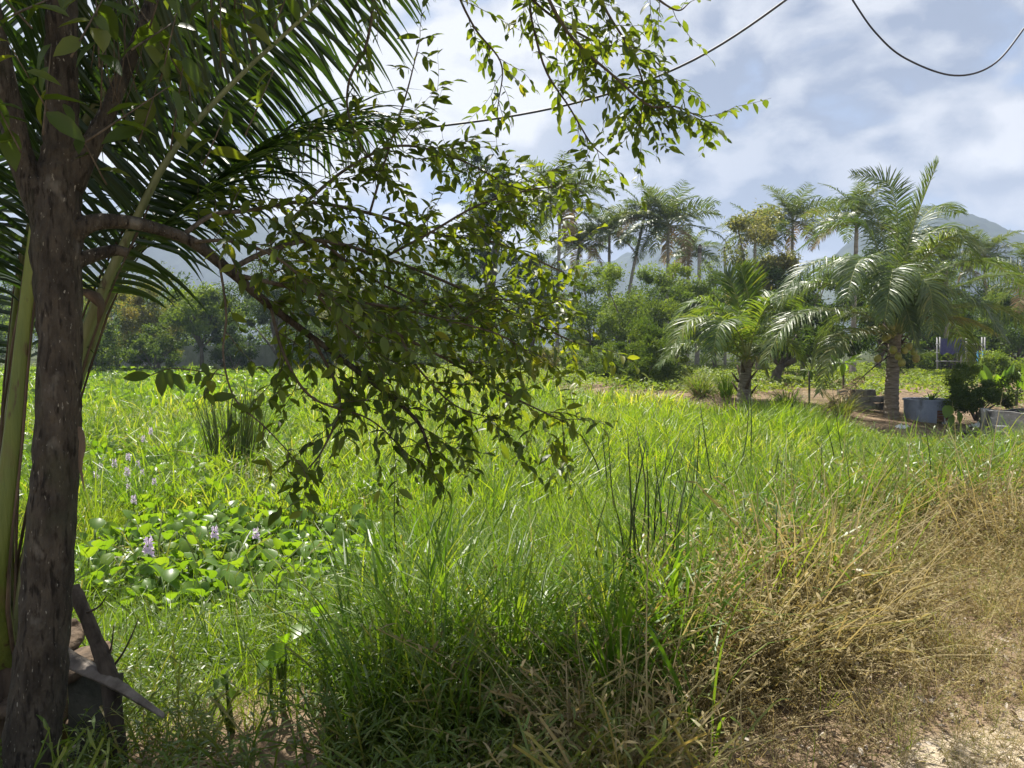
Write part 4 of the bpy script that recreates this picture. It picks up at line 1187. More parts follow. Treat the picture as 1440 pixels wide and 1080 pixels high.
def creeper_protos(mat, k, n, rad, h, leaf, seed, wl=.7):
    res = []
    for i in range(k):
        rg = np.random.default_rng(seed + i); mb = MB()
        a = rg.uniform(0, 6.28, n); r = rad * np.sqrt(rg.random(n)); z = h * (1 - (r / rad) ** 2) * rg.uniform(.3, 1.05, n)
        pos = np.stack((np.cos(a) * r, np.sin(a) * r, z), 1)
        d = np.stack((rg.normal(0, 1, n), rg.normal(0, 1, n), rg.normal(-.1, .45, n)), 1)
        Ls = leaf * rg.uniform(.6, 1.35, n)
        bake(mb, RH_V, np.array([[0, 1, 2, 3]]), pos, frames(nrm(d), np.array((0, 0, 1.0)) + rg.normal(0, .4, (n, 3))), Ls, Ls * wl, np.clip(rg.normal(.45, .22, n), 0, 1))
        res.append(mb.mesh('creeper', mat))
    return res

def near_hy(px, py):          # the glossy hyacinth patch in front, in photo pixels at plant height
    e = ((px - 340) / 235) ** 2 + ((py - 778) / 76) ** 2
    return e
def scatter_all():
    rg = np.random.default_rng(303)
    g_fine = blade_protos(M['grass'], 6, 18, (.35, .8), .10, .009, (4, 40), (25, 120), 5, 400, .38, .17)
    g_long = blade_protos(M['sedge'], 5, 16, (.6, 1.1), .08, .013, (3, 26), (15, 110), 6, 420, .3, .16)
    g_far = blade_protos(M['grass'], 6, 34, (.4, .85), .32, .018, (5, 40), (25, 110), 3, 440, .42, .17)
    g_vfar = blade_protos(M['grass'], 5, 60, (.45, .9), .7, .04, (5, 40), (25, 110), 3, 460, .45, .15)
    w_green = weed_protos(M['weed'], 7, 6, (.15, .42), .055, .009, 9, 500, .3, .15)
    w_dry = weed_protos(M['dry'], 8, 8, (.22, .6), .042, .0095, 12, 520, .45, .3, .12, .36, .0026)
    d_straw = blade_protos(M['dry'], 6, 14, (.4, .95), .16, .005, (15, 65), (10, 60), 4, 540, .62, .18)
    hy = hyac_protos(6, 600, M['hyacinth'])
    hy_far = hyac_protos(5, 620, M['hyacinth'], 1.05, 14)
    cr = creeper_protos(M['creeper'], 6, 90, .3, .22, .055, 640)
    cr_far = creeper_protos(M['creeper'], 6, 120, .7, .4, .12, 660)

    # --- short leafy weeds on the near bank
    x, y = band(rg, 2.0, 6.6, 150)
    s = s_road(x, y); px, py, _ = gpix(x, y, .2)
    dryzone = sst(900 - 190 * sst(1.8, .6, s), 1110, px + (fbm(x, y, 1.0, 5) - .5) * 260) * sst(5.5, 3.8, s)
    keep = (s > .1) & (s < 4.2) & (rg.random(len(x)) > dryzone) & (rg.random(len(x)) < np.where((px > 285) & (px < 480) & (py > 900), .12, np.where((px < 500) & (s > 2.1), .22, np.where(px < 260, .45, 1.0))))
    x, y = x[keep], y[keep]
    t = (fbm(x, y, .9, 8) - .5) * .5 + .30 * sst(600, 900, px[keep]) * sst(2.6, 1.2, s[keep])
    place(rg, 'bank_weeds', 'low leafy weeds covering the shaded near bank', 'weeds', x, y, rg.uniform(.7, 1.25, len(x)) * (.75 + .6 * fbm(x, y, .8, 2)), t, w_green, .2)
    # --- dry tan weeds on the right of the bank
    x, y = band(rg, 2.2, 10.5, 130)
    s = s_road(x, y); px, py, _ = gpix(x, y, .35)
    dz = sst(900 - 230 * sst(1.8, .6, s), 1110, px + (fbm(x, y, 1.0, 5) - .5) * 260)
    lim = .95 + .35 * sst(1000, 1350, px)
    keep = (rg.random(len(x)) < dz * sst(lim + .8, lim, s) * sst(-.6, -.15, s))
    x, y, s, px = x[keep], y[keep], s[keep], px[keep]
    sc = (.4 + .7 * sst(-.3, 1.0, s)) * (1 - .22 * sst(1120, 1300, px)) * rg.uniform(.65, 1.25, len(x)) * (.35 + 1.3 * fbm(x, y, .75, 3))
    place(rg, 'dry_weeds', 'tangled tan dry weeds on the sunny right side of the bank', 'weeds', x, y, sc, (fbm(x, y, .7, 4) - .5) * .7, w_dry, .25)
    k = rg.random(len(x)) < .16
    place(rg, 'straw', 'thin straw stalks leaning over the dry weeds', 'straw', x[k], y[k], sc[k] * 1.05, (fbm(x[k], y[k], .7, 6) - .5) * .5, d_straw, .3)
    # taller olive and green weeds behind the dry ones
    x, y = band(rg, 3.6, 11, 34)
    s = s_road(x, y); px, py, _ = gpix(x, y, .4)
    keep = (s > .9) & (s < 3.6) & (px > 940) & (rg.random(len(x)) < sst(.34, .6, fbm(x, y, .9, 17)) * sst(.9, 1.6, s) * sst(940, 1080, px))
    x, y = x[keep], y[keep]
    place(rg, 'tall_weeds', 'taller olive green weeds standing behind the dry weeds', 'weeds', x, y, rg.uniform(1.1, 2.0, len(x)), (fbm(x, y, .8, 8) - .35) * .7, w_green, .12)
    k = rg.random(len(x)) < .5
    place(rg, 'verge_reeds', 'long green blades among the weeds on the right of the bank', 'grass', x[k] + .1, y[k], rg.uniform(.6, 1.0, k.sum()), (fbm(x[k], y[k], .8, 2) - .4) * .4, g_long, .12)
    x, y = band(rg, 3.2, 7.5, 90)
    s = s_road(x, y); px, py, _ = gpix(x, y, .1)
    keep = (s > 2.0) & (px > 60) & (px < 540) & (py > 800) & ~((px > 295) & (px < 470) & (py > 905) & (rg.random(len(x)) < .75)) & (rg.random(len(x)) < .75 * sst(.25, .5, fbm(x, y, .5, 14)))
    x, y = x[keep], y[keep]
    place(rg, 'lit_short_grass', 'short yellow green grass tinted brighter as a sunlit patch right of the trunk', 'grass', x, y, rg.uniform(.25, .55, len(x)), rg.normal(.12, .1, len(x)), g_fine, .2)  # lifted tint puts the patch's sunlight into the blade colour
    # --- long green blades on the bank
    x, y = band(rg, 3.0, 7.5, 60)
    s = s_road(x, y); px, py, _ = gpix(x, y, .3)
    f = fbm(x, y, .7, 12)
    keep = (s > .9) & (s < 4.6) & (px > 395) & (px < 1120) & (rg.random(len(x)) < sst(.42, .62, f) * (sst(380, 520, px)) * np.where(px > 1000, .35, 1) * sst(.7, 1.5, s))
    x, y = x[keep], y[keep]
    place(rg, 'long_grass', 'long dark green grass blades rising from the near bank', 'grass', x, y, rg.uniform(.55, .98, len(x)), (fbm(x, y, .8, 2) - .5) * .3, g_long, .12)
    g_broad = blade_protos(M['sedge'], 5, 11, (.55, 1.15), .07, .021, (3, 24), (20, 125), 7, 480, .25, .15)
    x, y = band(rg, 3.0, 7.0, 26)
    s = s_road(x, y); px, py, _ = gpix(x, y, .1)
    z1 = ((px - 610) / 150) ** 2 + ((py - 900) / 90) ** 2 < 1
    z2 = ((px - 925) / 95) ** 2 + ((py - 985) / 120) ** 2 < 1
    z3 = ((px - 1010) / 120) ** 2 + ((py - 800) / 60) ** 2 < 1
    keep = (z1 & (rg.random(len(x)) < .6)) | (z2 & (rg.random(len(x)) < .8)) | (z3 & (rg.random(len(x)) < .5))
    x, y = x[keep], y[keep]
    place(rg, 'broad_grass', 'broad arching dark green blades in clumps on the near bank', 'grass', x, y, rg.uniform(.55, 1.0, len(x)), rg.normal(0, .08, len(x)), g_broad, .12)
    # --- field grass, three distances
    def field(d0, d1, dens, protos, sc, nm, lab, shift=0.0):
        x, y = band(rg, d0, d1, dens)
        s = s_road(x, y); r = r_land(x, y); px, py, dd = gpix(x, y, .3)
        keep = (s > 1.0) & (r < .2)
        hz = near_hy(px, py)
        keep &= ~((px > 295) & (px < 470) & (py > 890) & (rg.random(len(x)) < .8))
        keep &= ~((hz < 1.0) & (rg.random(len(x)) < .92))
        left = sst(520, 330, px + (fbm(x, y, 2.5, 3) - .5) * 200) * sst(9.5, 12, y)
        keep &= rg.random(len(x)) > left * .86
        # fewer where dry weeds stand
        dz = sst(900, 1100, px) * sst(1.9, 1.0, s)
        keep &= rg.random(len(x)) > dz * .93
        # brighter lit lawn low on the left
        x, y, px = x[keep], y[keep], px[keep]
        kk = rg.random(len(x)) < .45 + .55 * sst(.36, .5, fbm(x, y, 1.15, 51))
        x, y, px = x[kk], y[kk], px[kk]
        f = fbm(x, y, 2.6, 1)
        t = (f - .5) * .55 + (fbm(x, y, 9, 2) - .5) * .35 + shift
        place(rg, nm, lab, 'grass', x, y, sc * rg.uniform(.7, 1.25, len(x)) * (.25 + 1.4 * fbm(x, y, 1.3, 6)) * (1 - .35 * sst(460, 250, px) * sst(9, 7, y)) * (1 - .45 * sst(1080, 1250, px) * sst(8, 10, y)), t, protos, .14)
    field(3.6, 9.5, 105, g_fine, .95, 'near_field_grass', 'fine bright green swamp grass in front of the hyacinths')
    field(9.5, 22, 30, g_far, 1.0, 'field_grass', 'bright arching swamp grass across the middle of the field')
    field(22, 64, 5.5, g_vfar, 1.0, 'far_field_grass', 'pale swamp grass running to the far bank', .05)
    x, y = band(rg, 5, 30, 7)
    s = s_road(x, y); r = r_land(x, y)
    keep = (s > 2.2) & (r < 0) & (rg.random(len(x)) < sst(.45, .62, fbm(x, y, 1.4, 61)))
    x, y = x[keep], y[keep]
    place(rg, 'field_weeds', 'leafy green weeds mixed through the swamp grass', 'weeds', x, y, rg.uniform(1.0, 1.9, len(x)), (fbm(x, y, 1.1, 8) - .5) * .6 + .05, w_green, .2)
    k = rg.random(len(x)) < .4
    place(rg, 'dead_stems', 'pale dead stems leaning among the swamp grass', 'straw', x[k], y[k] + .2, rg.uniform(.6, 1.1, k.sum()), rg.normal(.1, .2, k.sum()), d_straw, .2)
    # taller sedge tussocks through the field
    x, y = band(rg, 5.5, 40, 6)
    s = s_road(x, y); r = r_land(x, y); px, py, dd = gpix(x, y, .3)
    f = fbm(x, y, 1.9, 21)
    keep = (s > 3) & (r < -.5) & (rg.random(len(x)) < sst(.5, .66, f)) & (near_hy(px, py) > 1.1)
    x, y = x[keep], y[keep]
    place(rg, 'sedge_tussocks', 'taller green sedge tussocks standing through the field', 'sedge', x, y, rg.uniform(.7, 1.2, len(x)) * 1.05, (fbm(x, y, 3, 2) - .5) * .4, g_long, .12)
    # bright low creepers at bank top right-of-centre and along the brown earth
    x, y = band(rg, 4.0, 34, 7)
    s = s_road(x, y); r = r_land(x, y); px, py, dd = gpix(x, y, .2)
    f = fbm(x, y, 1.5, 31)
    edge = sst(-3.6, -1.2, r) * sst(1.0, .1, r) * sst(45, 30, y)
    nearv = sst(600, 800, px) * sst(7.5, 4.2, s) * sst(2.4, 3.4, s) * sst(.45, .6, f)
    keep = (s > 2.2) & (rg.random(len(x)) < np.maximum(edge, nearv * .9))
    x, y = x[keep], y[keep]
    place(rg, 'creepers', 'bright small leaved creepers sprawling along the swamp edge', 'creepers', x, y, rg.uniform(.7, 1.4, len(x)), (fbm(x, y, 1.5, 2) - .5) * .4, cr, .2)
    x, y = band(rg, 26, 62, 1.3)
    r = r_land(x, y); px, py, dd = gpix(x, y, .2)
    keep = (r > .8) & (rg.random(len(x)) < np.where(px > 940, .6, .95))
    x, y = x[keep], y[keep]
    place(rg, 'ground_cover', 'low green cover on the ground beneath the far trees', 'ground cover', x, y, rg.uniform(.6, 1.3, len(x)), (fbm(x, y, 5, 2) - .5) * .5, cr_far, .15)
    # dry grass on the brown earth
    x, y = band(rg, 13, 40, 9)
    r = r_land(x, y); px, py, dd = gpix(x, y, .1)
    keep = (r > .5) & (px > 860) & (rg.random(len(x)) < sst(.42, .58, fbm(x, y, 2.2, 41)) * .9)
    x, y = x[keep], y[keep]
    place(rg, 'earth_straw', 'short dry grass and litter over the brown earth', 'straw', x, y, rg.uniform(.25, .6, len(x)), rg.normal(-.1, .2, len(x)), d_straw, .5)
    # hyacinths of the left field
    x, y = band(rg, 8.5, 24, 19)
    s = s_road(x, y); px, py, dd = gpix(x, y, .2)
    left = sst(560, 330, px + (fbm(x, y, 2.5, 3) - .5) * 220)
    keep = (s > 5) & (rg.random(len(x)) < left * sst(.3, .5, fbm(x, y, 2.0, 3))) & (near_hy(px, py) > 1)
    x, y = x[keep], y[keep]
    place(rg, 'hyacinth_mat', 'mat of water hyacinth leaves spreading over the left swamp', 'water hyacinth', x, y, rg.uniform(.8, 1.35, len(x)), (fbm(x, y, 2, 2) - .5) * .5, hy, .15)
    x, y = band(rg, 24, 62, 7.5)
    px, py, dd = gpix(x, y, .2)
    keep = (px < 470) & (r_land(x, y) < 0) & (rg.random(len(x)) < sst(540, 400, px))
    x, y = x[keep], y[keep]
    place(rg, 'far_hyacinth_mat', 'far water hyacinth mat reaching the left bank', 'water hyacinth', x, y, rg.uniform(.9, 1.6, len(x)) * 1.15, (fbm(x, y, 4, 2) - .5) * .5 + .1, hy_far, .15)
    # dead leaves and bits on the ground near the sand and under the tree
    lit = []
    for i in range(6):
        r2 = np.random.default_rng(700 + i); mb = MB(); n = 7
        pos = np.stack((r2.normal(0, .08, n), r2.normal(0, .08, n), r2.uniform(.004, .03, n)), 1)
        d = np.stack((r2.normal(0, 1, n), r2.normal(0, 1, n), r2.normal(0, .25, n)), 1)
        bake(mb, LT_V, LT_Q, pos, frames(nrm(d), np.array((0, 0, 1.0)) + r2.normal(0, .35, (n, 3))), r2.uniform(.03, .075, n), r2.uniform(.012, .032, n), r2.uniform(.1, 1, n))
        lit.append(mb.mesh('litter', M['litter']))
    x, y = band(rg, 1.8, 5.5, 85)
    s = s_road(x, y); px, py, dd = gpix(x, y)
    keep = ((s > -1.2) & (s < 1.2) & (rg.random(len(x)) < .75)) | ((px < 420) & (s < 4) & (rg.random(len(x)) < .6))
    x, y = x[keep], y[keep]
    place(rg, 'leaf_litter', 'dry fallen leaves and scraps on the ground by the sand and the trunk', 'leaf litter', x, y, rg.uniform(.4, .9, len(x)), rg.normal(0, .1, len(x)), lit, .3)
    pb = []
    for i in range(4):
        r2 = np.random.default_rng(740 + i); mb = MB()
        for q in range(6):
            c = np.array((r2.normal(0, .07), r2.normal(0, .07), .004)); v, f = box(c, r2.uniform(.004, .016, 3), r2.uniform(0, 3), .003, r2); mb.add(v, f)
        pb.append(mb.mesh('grit', M['mortar']))
    x, y = band(rg, 2.0, 6, 45)
    s = s_road(x, y); keep = (s < .2)
    place(rg, 'grit', 'small stones strewn over the pale sandy roadside', 'gravel', x[keep], y[keep], rg.uniform(.5, 1.3, keep.sum()), np.zeros(keep.sum()), pb, .2)
    x, y = band(rg, 2.2, 6, 9)
    s = s_road(x, y); px, py, _ = gpix(x, y)
    keep = (s > -.25) & (s < .45) & (px > 900) & (rg.random(len(x)) < .8)
    place(rg, 'verge_tufts', 'yellow green grass tufts at the edge of the sand', 'grass', x[keep], y[keep], rg.uniform(.18, .38, keep.sum()), rg.normal(.25, .1, keep.sum()), g_fine, .3)
scatter_all()

# ------------------------------------------------------------------ near water hyacinths, each a plant with its own leaves
def near_hyacinths():
    rg = np.random.default_rng(51)
    kinds = [hyacinth_geo(np.random.default_rng(900 + i), 7 + i % 3, (.12, .30), (.075, .135)) for i in range(5)]
    meshes = []
    for kd in kinds:
        ms = []
        for (b0, e, ld, up, ln, w, t) in kd:
            mb = MB(); bake(mb, HY_V, HY_Q, e[None], frames(ld[None], up[None]), np.array([ln]), np.array([w]), np.array([t]))
            sb = MB().add(*tube([b0, (b0 + e) / 2, e], [.009, .012, .006], 5), tint=t)
            ms.append((mb.mesh('leaf', M['hyacinth'], True), sb.mesh('stalk', M['stalk'], True)))
        meshes.append(ms)
    n = 0; tries = 0; pts = []
    while n < 230 and tries < 20000:
        tries += 1
        px, py = rg.uniform(110, 575), rg.uniform(700, 860)
        if near_hy(px, py) > 1: continue
        d0 = 2.05 * FPX / (py - HOR)
        p = P(px, py, d0); b = np.array((p[0], p[1], gz(p[0], p[1])))
        if any((b[0] - q[0]) ** 2 + (b[1] - q[1]) ** 2 < .12 ** 2 for q in pts): continue
        pts.append(b); n += 1
        k = int(rg.integers(0, 5))
        o = thing('water_hyacinth', 'water hyacinth plant with round glossy leaves in the lit patch near the bank', 'water hyacinth', b, 'water hyacinths in the near patch')
        o.rotation_euler = (rg.normal(0, .12), rg.normal(0, .12), rg.uniform(0, 6.28)); s = rg.uniform(.8, 1.3); o.scale = (s, s, s)
        for lm, sm in meshes[k]:
            l = bpy.data.objects.new('leaf', lm); COL.objects.link(l); l.parent = o
            st = bpy.data.objects.new('stalk', sm); COL.objects.link(st); st.parent = l
near_hyacinths()

def flower(px, py, hpx, label, group=None, seed=0):
    rg = np.random.default_rng(int(px * 3 + py))
    d = 2.0 * FPX / (py + hpx - HOR + 12)
    c = P(px, py + hpx, d); g = np.array((c[0], c[1], gz(c[0], c[1])))
    H = 2 * hpx / FPX * d
    o = thing('hyacinth_flower', label, 'flower', g, group)
    part('stem', MB().add(*tube(spline([g, c, c + np.array((0, 0, H))], 8), np.linspace(.008, .004, 8), 5)), M['stalk'], o, smooth=True)
    for k in range(9):
        z = (k + .3) / 9 * H; a = k * 2.4
        pc = c + np.array((math.cos(a) * .014, math.sin(a) * .014, z)); ax = np.array((math.cos(a), math.sin(a), .45))
        mb = MB(); n = 6
        th = np.arange(n) / n * 6.283
        u = nrm(np.cross(ax, (0, 0, 1.0))); w = np.cross(nrm(ax), u)
        dd = nrm(ax)[None] * .55 + np.cos(th)[:, None] * u + np.sin(th)[:, None] * w
        sz = (.048 - .016 * k / 9) * H / .15
        bake(mb, RH_V, np.array([[0, 1, 2, 3]]), np.repeat(pc[None], n, 0), frames(nrm(dd), np.repeat(ax[None], n, 0)), np.full(n, sz), np.full(n, sz * .6), rg.uniform(0, 1, n))
        part('floret', mb, M['petal'], o)
flower(209, 767, 13, 'largest lilac hyacinth flower spike at the front of the lit patch')
flower(302, 748, 9, 'lilac hyacinth flower spike at the back of the lit patch')
flower(360, 750, 8, 'small lilac hyacinth flower beside a pale folded leaf')
for px, py, h in ((161, 651, 6), (179, 663, 7), (194, 652, 5), (142, 656, 5), (180, 642, 5), (200, 664, 4), (134, 667, 5), (181, 684, 5), (188, 702, 6), (202, 617, 5), (212, 606, 5), (217, 677, 5)):
    flower(px, py, h, 'pale lilac hyacinth flower far out in the left swamp', 'hyacinth flowers out in the left swamp')

# ------------------------------------------------------------------ reed stalks
def reeds():
    rg = np.random.default_rng(61)
    L_ = [(585, 862, 560, 700), (612, 830, 632, 716), (855, 885, 889, 716), (893, 840, 897, 628), (872, 860, 884, 626), (900, 862, 922, 735), (915, 870, 940, 700), (925, 850, 946, 690),
          (905, 850, 905, 640), (948, 800, 972, 660), (960, 770, 985, 640), (853, 690, 832, 607), (857, 705, 852, 612), (1015, 845, 1040, 757), (1046, 882, 1098, 736), (975, 730, 975, 612),
          (998, 760, 1000, 690), (1030, 680, 1036, 585), (1057, 690, 1064, 588), (1150, 740, 1153, 642), (1126, 770, 1127, 690), (1168, 690, 1164, 600), (1195, 690, 1166, 596), (1296, 690, 1312, 618), (1010, 720, 992, 602), (880, 770, 868, 640), (1340, 690, 1352, 640), (930, 720, 925, 640),
          (868, 870, 880, 700), (884, 880, 905, 690), (898, 890, 915, 655), (910, 840, 930, 650), (918, 880, 950, 720), (935, 860, 962, 700), (945, 830, 965, 640), (890, 810, 886, 640), (962, 800, 980, 680), (876, 845, 866, 690), (905, 880, 885, 735), (928, 800, 940, 620), (1080, 720, 1092, 640), (1180, 740, 1200, 640)]
    for (x0, y0, x1, y1) in L_:
        b = G(x0, y0 + 14) if y0 > 660 else G(x0, y0 + 25)
        b = G(x0, min(1000, y0 + 20)); d = pix(b)[2]
        t = P(x1 + rg.normal(0, 9), y1 - 22 + rg.normal(0, 14), d - rg.uniform(-.2, .3)); m = (b + t) / 2 + rg.normal(0, .045, 3)
        o = thing('reed', 'dark upright reed stalk standing above the grass right of centre', 'reed', b, 'reed stalks above the grass')
        p = spline([b, m, t], 9)
        part('stem', MB().add(*tube(p, np.linspace(.0095, .0025, 9) * rg.uniform(.7, 1.25) * max(1, d / 7), 5), tint=rg.uniform(0, .7)), M['reed'], o, smooth=True)
        for k in range(2):
            mb = MB(); blades(mb, rg, b, 1, (.5, .9), .02, .016 * max(1, d / 8), (3, 20), (20, 100), 6, .35, .2)
            part('leaf', mb, M['sedge'], o)
reeds()

# ------------------------------------------------------------------ the speckled tree with its overhanging branches
def build_near_tree():
    rg = np.random.default_rng(71)
    base = np.array((P(42, 1100, 2.72)[0], 2.72 * FW[1] + .0, 0.0)); base[2] = gz(base[0], base[1])
    root = thing('speckled_tree', 'tree with white flecked trunk on the left and leafy branches overhanging the field', 'tree', base)
    D = 2.72
    def limb(pts, px_r, n=30, sides=12, rough=.06, name='limb', mat='bark'):
        p = spline(PL(pts), n); dd = np.array([pix(q)[2] for q in p])
        r = np.interp(np.linspace(0, 1, n), np.linspace(0, 1, len(px_r)), px_r) / FPX * dd
        bump = 1 + rough * (vnoise(np.arange(n)[:, None] * 1.3 + np.zeros(sides), np.cos(np.arange(sides) / sides * 6.283)[None] * 3 + np.zeros((n, 1)), 1.0, int(pts[0][0]) % 7) - .5) * 2
        return part(name, MB().add(*tube(p, r, sides, bump=list(bump))), M[mat], root, smooth=True)
    b_px = pix(base)
    limb([(b_px[0] - 4, b_px[1] + 60, D), (44, 1080, D), (61, 900, D), (75, 700, D), (85, 500, D), (80, 350, D), (84, 250, D), (87, 180, D), (87, 60, D), (86, -80, D), (92, -300, D + .05), (110, -600, D + .1)],
         [58, 36, 33, 30.5, 28, 32, 29, 21, 20, 20, 17, 14], 110, 26, .10, 'trunk')
    limb([(74, 330, D - .02), (50, 270, D - .03), (28, 215, D - .05), (8, 120, D - .1), (-20, -20, D - .15), (-60, -250, D - .2)], [22, 20, 17, 15, 14, 12], 34, 14)
    limb([(95, 262, D), (122, 215, D + .02), (146, 170, D + .05), (172, 110, D + .1), (200, 40, D + .15), (232, -60, D + .25), (300, -240, D + .4)], [22, 15, 12, 10, 9, 8, 7], 30, 10)
    limb([(92, 372, D), (122, 362, D + .05), (160, 352, D + .1), (180, 356, D + .12)], [16, 10, 8, 7], 14, 10, .12, 'broken_limb')
    # main branches (px, py, depth), start radius in px
    B = [
        ([(90, 338, D), (122, 316, D + .02), (165, 311, D + .06), (215, 320, D + .14), (270, 340, D + .24), (322, 380, D + .35), (380, 430, D + .5), (440, 475, D + .65), (520, 535, D + .75), (585, 590, D + .8), (606, 640, D + .8)], [20, 14, 11, 10, 9, 8, 6, 5, 4, 3, 2], .8),
        ([(322, 380, D + .35), (380, 352, D + .5), (450, 338, D + .7), (540, 362, D + .9), (640, 402, D + 1.1), (720, 440, D + 1.3), (800, 478, D + 1.4)], [7, 6, 5, 4, 3.5, 3, 2], 1.0),
        ([(255, 332, D + .22), (300, 302, D + .35), (350, 296, D + .5), (430, 284, D + .7), (520, 300, D + .9), (620, 330, D + 1.1), (700, 342, D + 1.25), (790, 382, D + 1.4)], [6, 5.5, 5, 4.5, 4, 3, 2.5, 2], 1.0),
        ([(330, 386, D + .36), (400, 402, D + .5), (480, 424, D + .7), (560, 470, D + .85), (640, 512, D + 1.0), (705, 550, D + 1.1), (790, 592, D + 1.2)], [6, 5, 4.5, 4, 3, 2.5, 1.5], 1.0),
        ([(440, 475, D + .65), (478, 560, D + .6), (455, 630, D + .5), (425, 668, D + .45)], [4, 3, 2.5, 1.5], .6),
        ([(430, 284, D + .7), (490, 236, D + .8), (560, 205, D + .9), (640, 222, D + 1.05), (720, 262, D + 1.2)], [4, 3.5, 3, 2.5, 1.5], 1.25),
        ([(520, 300, D + .9), (545, 215, D + .95), (572, 130, D + 1.0), (590, 58, D + 1.05)], [3, 2.5, 2, 1], .45),
        ([(540, 362, D + .9), (600, 330, D + .8), (670, 290, D + .85), (740, 268, D + .9), (790, 262, D + 1.0)], [3.5, 3, 2.5, 2, 1], 1.1),
        ([(480, 424, D + .7), (540, 430, D + .6), (620, 448, D + .6), (700, 470, D + .65), (750, 500, D + .7)], [4, 3.5, 3, 2, 1.5], 1.0),
        ([(560, 470, D + .85), (590, 520, D + .9), (640, 570, D + .95), (700, 590, D + 1.0)], [3, 2.5, 2, 1.2], .9),
        ([(380, 430, D + .5), (400, 500, D + .45), (440, 560, D + .5), (520, 590, D + .6), (575, 640, D + .7)], [4, 3.5, 3, 2, 1.5], .75),
        ([(270, 340, D + .24), (330, 340, D + .15), (400, 370, D + .2), (470, 440, D + .3), (530, 500, D + .4)], [5, 4, 3.5, 3, 2], 1.0),
        ([(450, 338, D + .7), (520, 390, D + .9), (610, 430, D + 1.0), (690, 420, D + 1.1), (760, 430, D + 1.2)], [4, 3, 3, 2, 1.5], 1.0),
        # hanging vine-like shoot with few leaves
        ([(308, 366, D + .3), (318, 440, D + .28), (314, 500, D + .27), (330, 560, D + .28), (372, 600, D + .3), (410, 640, D + .32)], [3, 2.6, 2.3, 2, 1.8, 1], .30),
        # branches hanging in from above
        ([(330, -300, D + .5), (470, -150, D + .7), (522, -30, D + .9), (516, 60, D + 1.0), (492, 110, D + 1.0), (490, 160, D + 1.0), (515, 215, D + 1.0), (556, 260, D + 1.05)], [7, 6, 4, 3.2, 3, 2.5, 2, 1], .55),
        ([(520, -260, D + .8), (660, -160, D + 1.1), (735, -40, D + 1.3), (748, 30, D + 1.4), (768, 100, D + 1.45), (800, 150, D + 1.5), (830, 200, D + 1.5), (848, 218, D + 1.5)], [7, 6, 4, 3, 2.5, 2.2, 1.8, 1], .5),
        ([(560, -250, D + .8), (690, -120, D + 1.1), (750, -40, D + 1.2), (800, 48, D + 1.3), (862, 106, D + 1.4), (912, 148, D + 1.45), (950, 150, D + 1.5), (985, 165, D + 1.5)], [7, 6, 4.5, 3.8, 3, 2.5, 2, 1], .9),
        ([(700, -220, D + 1.1), (800, -100, D + 1.3), (850, 10, D + 1.4), (880, 60, D + 1.45), (905, 120, D + 1.5), (900, 170, D + 1.5)], [5, 4, 3, 2.6, 2, 1], .9),
        ([(740, -200, D + 1.2), (850, -90, D + 1.5), (905, -20, D + 1.6), (950, 14, D + 1.6), (972, 2, D + 1.6)], [5, 4, 3, 2, 1], .6),
        ([(560, -240, D + .9), (620, -100, D + 1.2), (640, -20, D + 1.3), (668, 40, D + 1.35), (705, 90, D + 1.4), (700, 150, D + 1.4)], [5, 4, 3, 2.5, 2, 1], .7),
        ([(700, -60, D + 1.2), (760, 10, D + 1.4), (840, 60, D + 1.5), (900, 70, D + 1.55), (955, 120, D + 1.6)], [4, 3, 2.5, 2, 1], .7),
    ]
    leaves = []          # pos, dir, up, L, W, tint
    twigs = MB()
    def add_twig(p0, d0, ln, r, dens, size, droop=.32, sub=0, backlit_yel=0.0):
        k = 6; p = [p0]; d = nrm(d0)
        for j in range(k):
            d = nrm(d + rg.normal(0, .13, 3) + np.array((0, 0, -droop / k * 1.6)))
            p.append(p[-1] + d * ln / k)
        p = np.array(p)
        twigs.add(*tube(p, np.linspace(r, r * .35, k + 1), 4))
        T = nrm(np.gradient(p, axis=0))
        nl = max(3, int(ln / .034 * dens))
        plane = nrm(np.cross(T[0], np.array((0, 0, 1.0))) + rg.normal(0, .25, 3))
        for q in range(nl):
            u = .12 + .88 * (q + rg.uniform(-.2, .2)) / nl
            u = min(max(u, 0), 1); f = u * k; i = min(int(f), k - 1)
            pos = p[i] + (p[i + 1] - p[i]) * (f - i)
            sgn = 1 if q % 2 else -1
            dd = nrm(T[i] * .55 + plane * sgn * .8 + np.array((0, 0, -.25)) + rg.normal(0, .28, 3))
            L_ = size * rg.choice([rg.uniform(.45, .75), rg.uniform(.8, 1.3)], p=[.3, .7]) * (1 - .3 * u)
            leaves.append((pos, dd, np.array((0, 0, 1.0)) + rg.normal(0, .4, 3), L_, L_ * rg.uniform(.36, .5), np.clip(rg.beta(1.6, 3.2) + backlit_yel + (.45 if rg.random() < .035 else 0), 0, 1)))
        if sub:
            for _ in range(sub):
                i = int(rg.integers(1, k)); add_twig(p[i], nrm(T[i] + rg.normal(0, .7, 3)), ln * rg.uniform(.45, .7), r * .6, dens, size, droop, 0, backlit_yel)
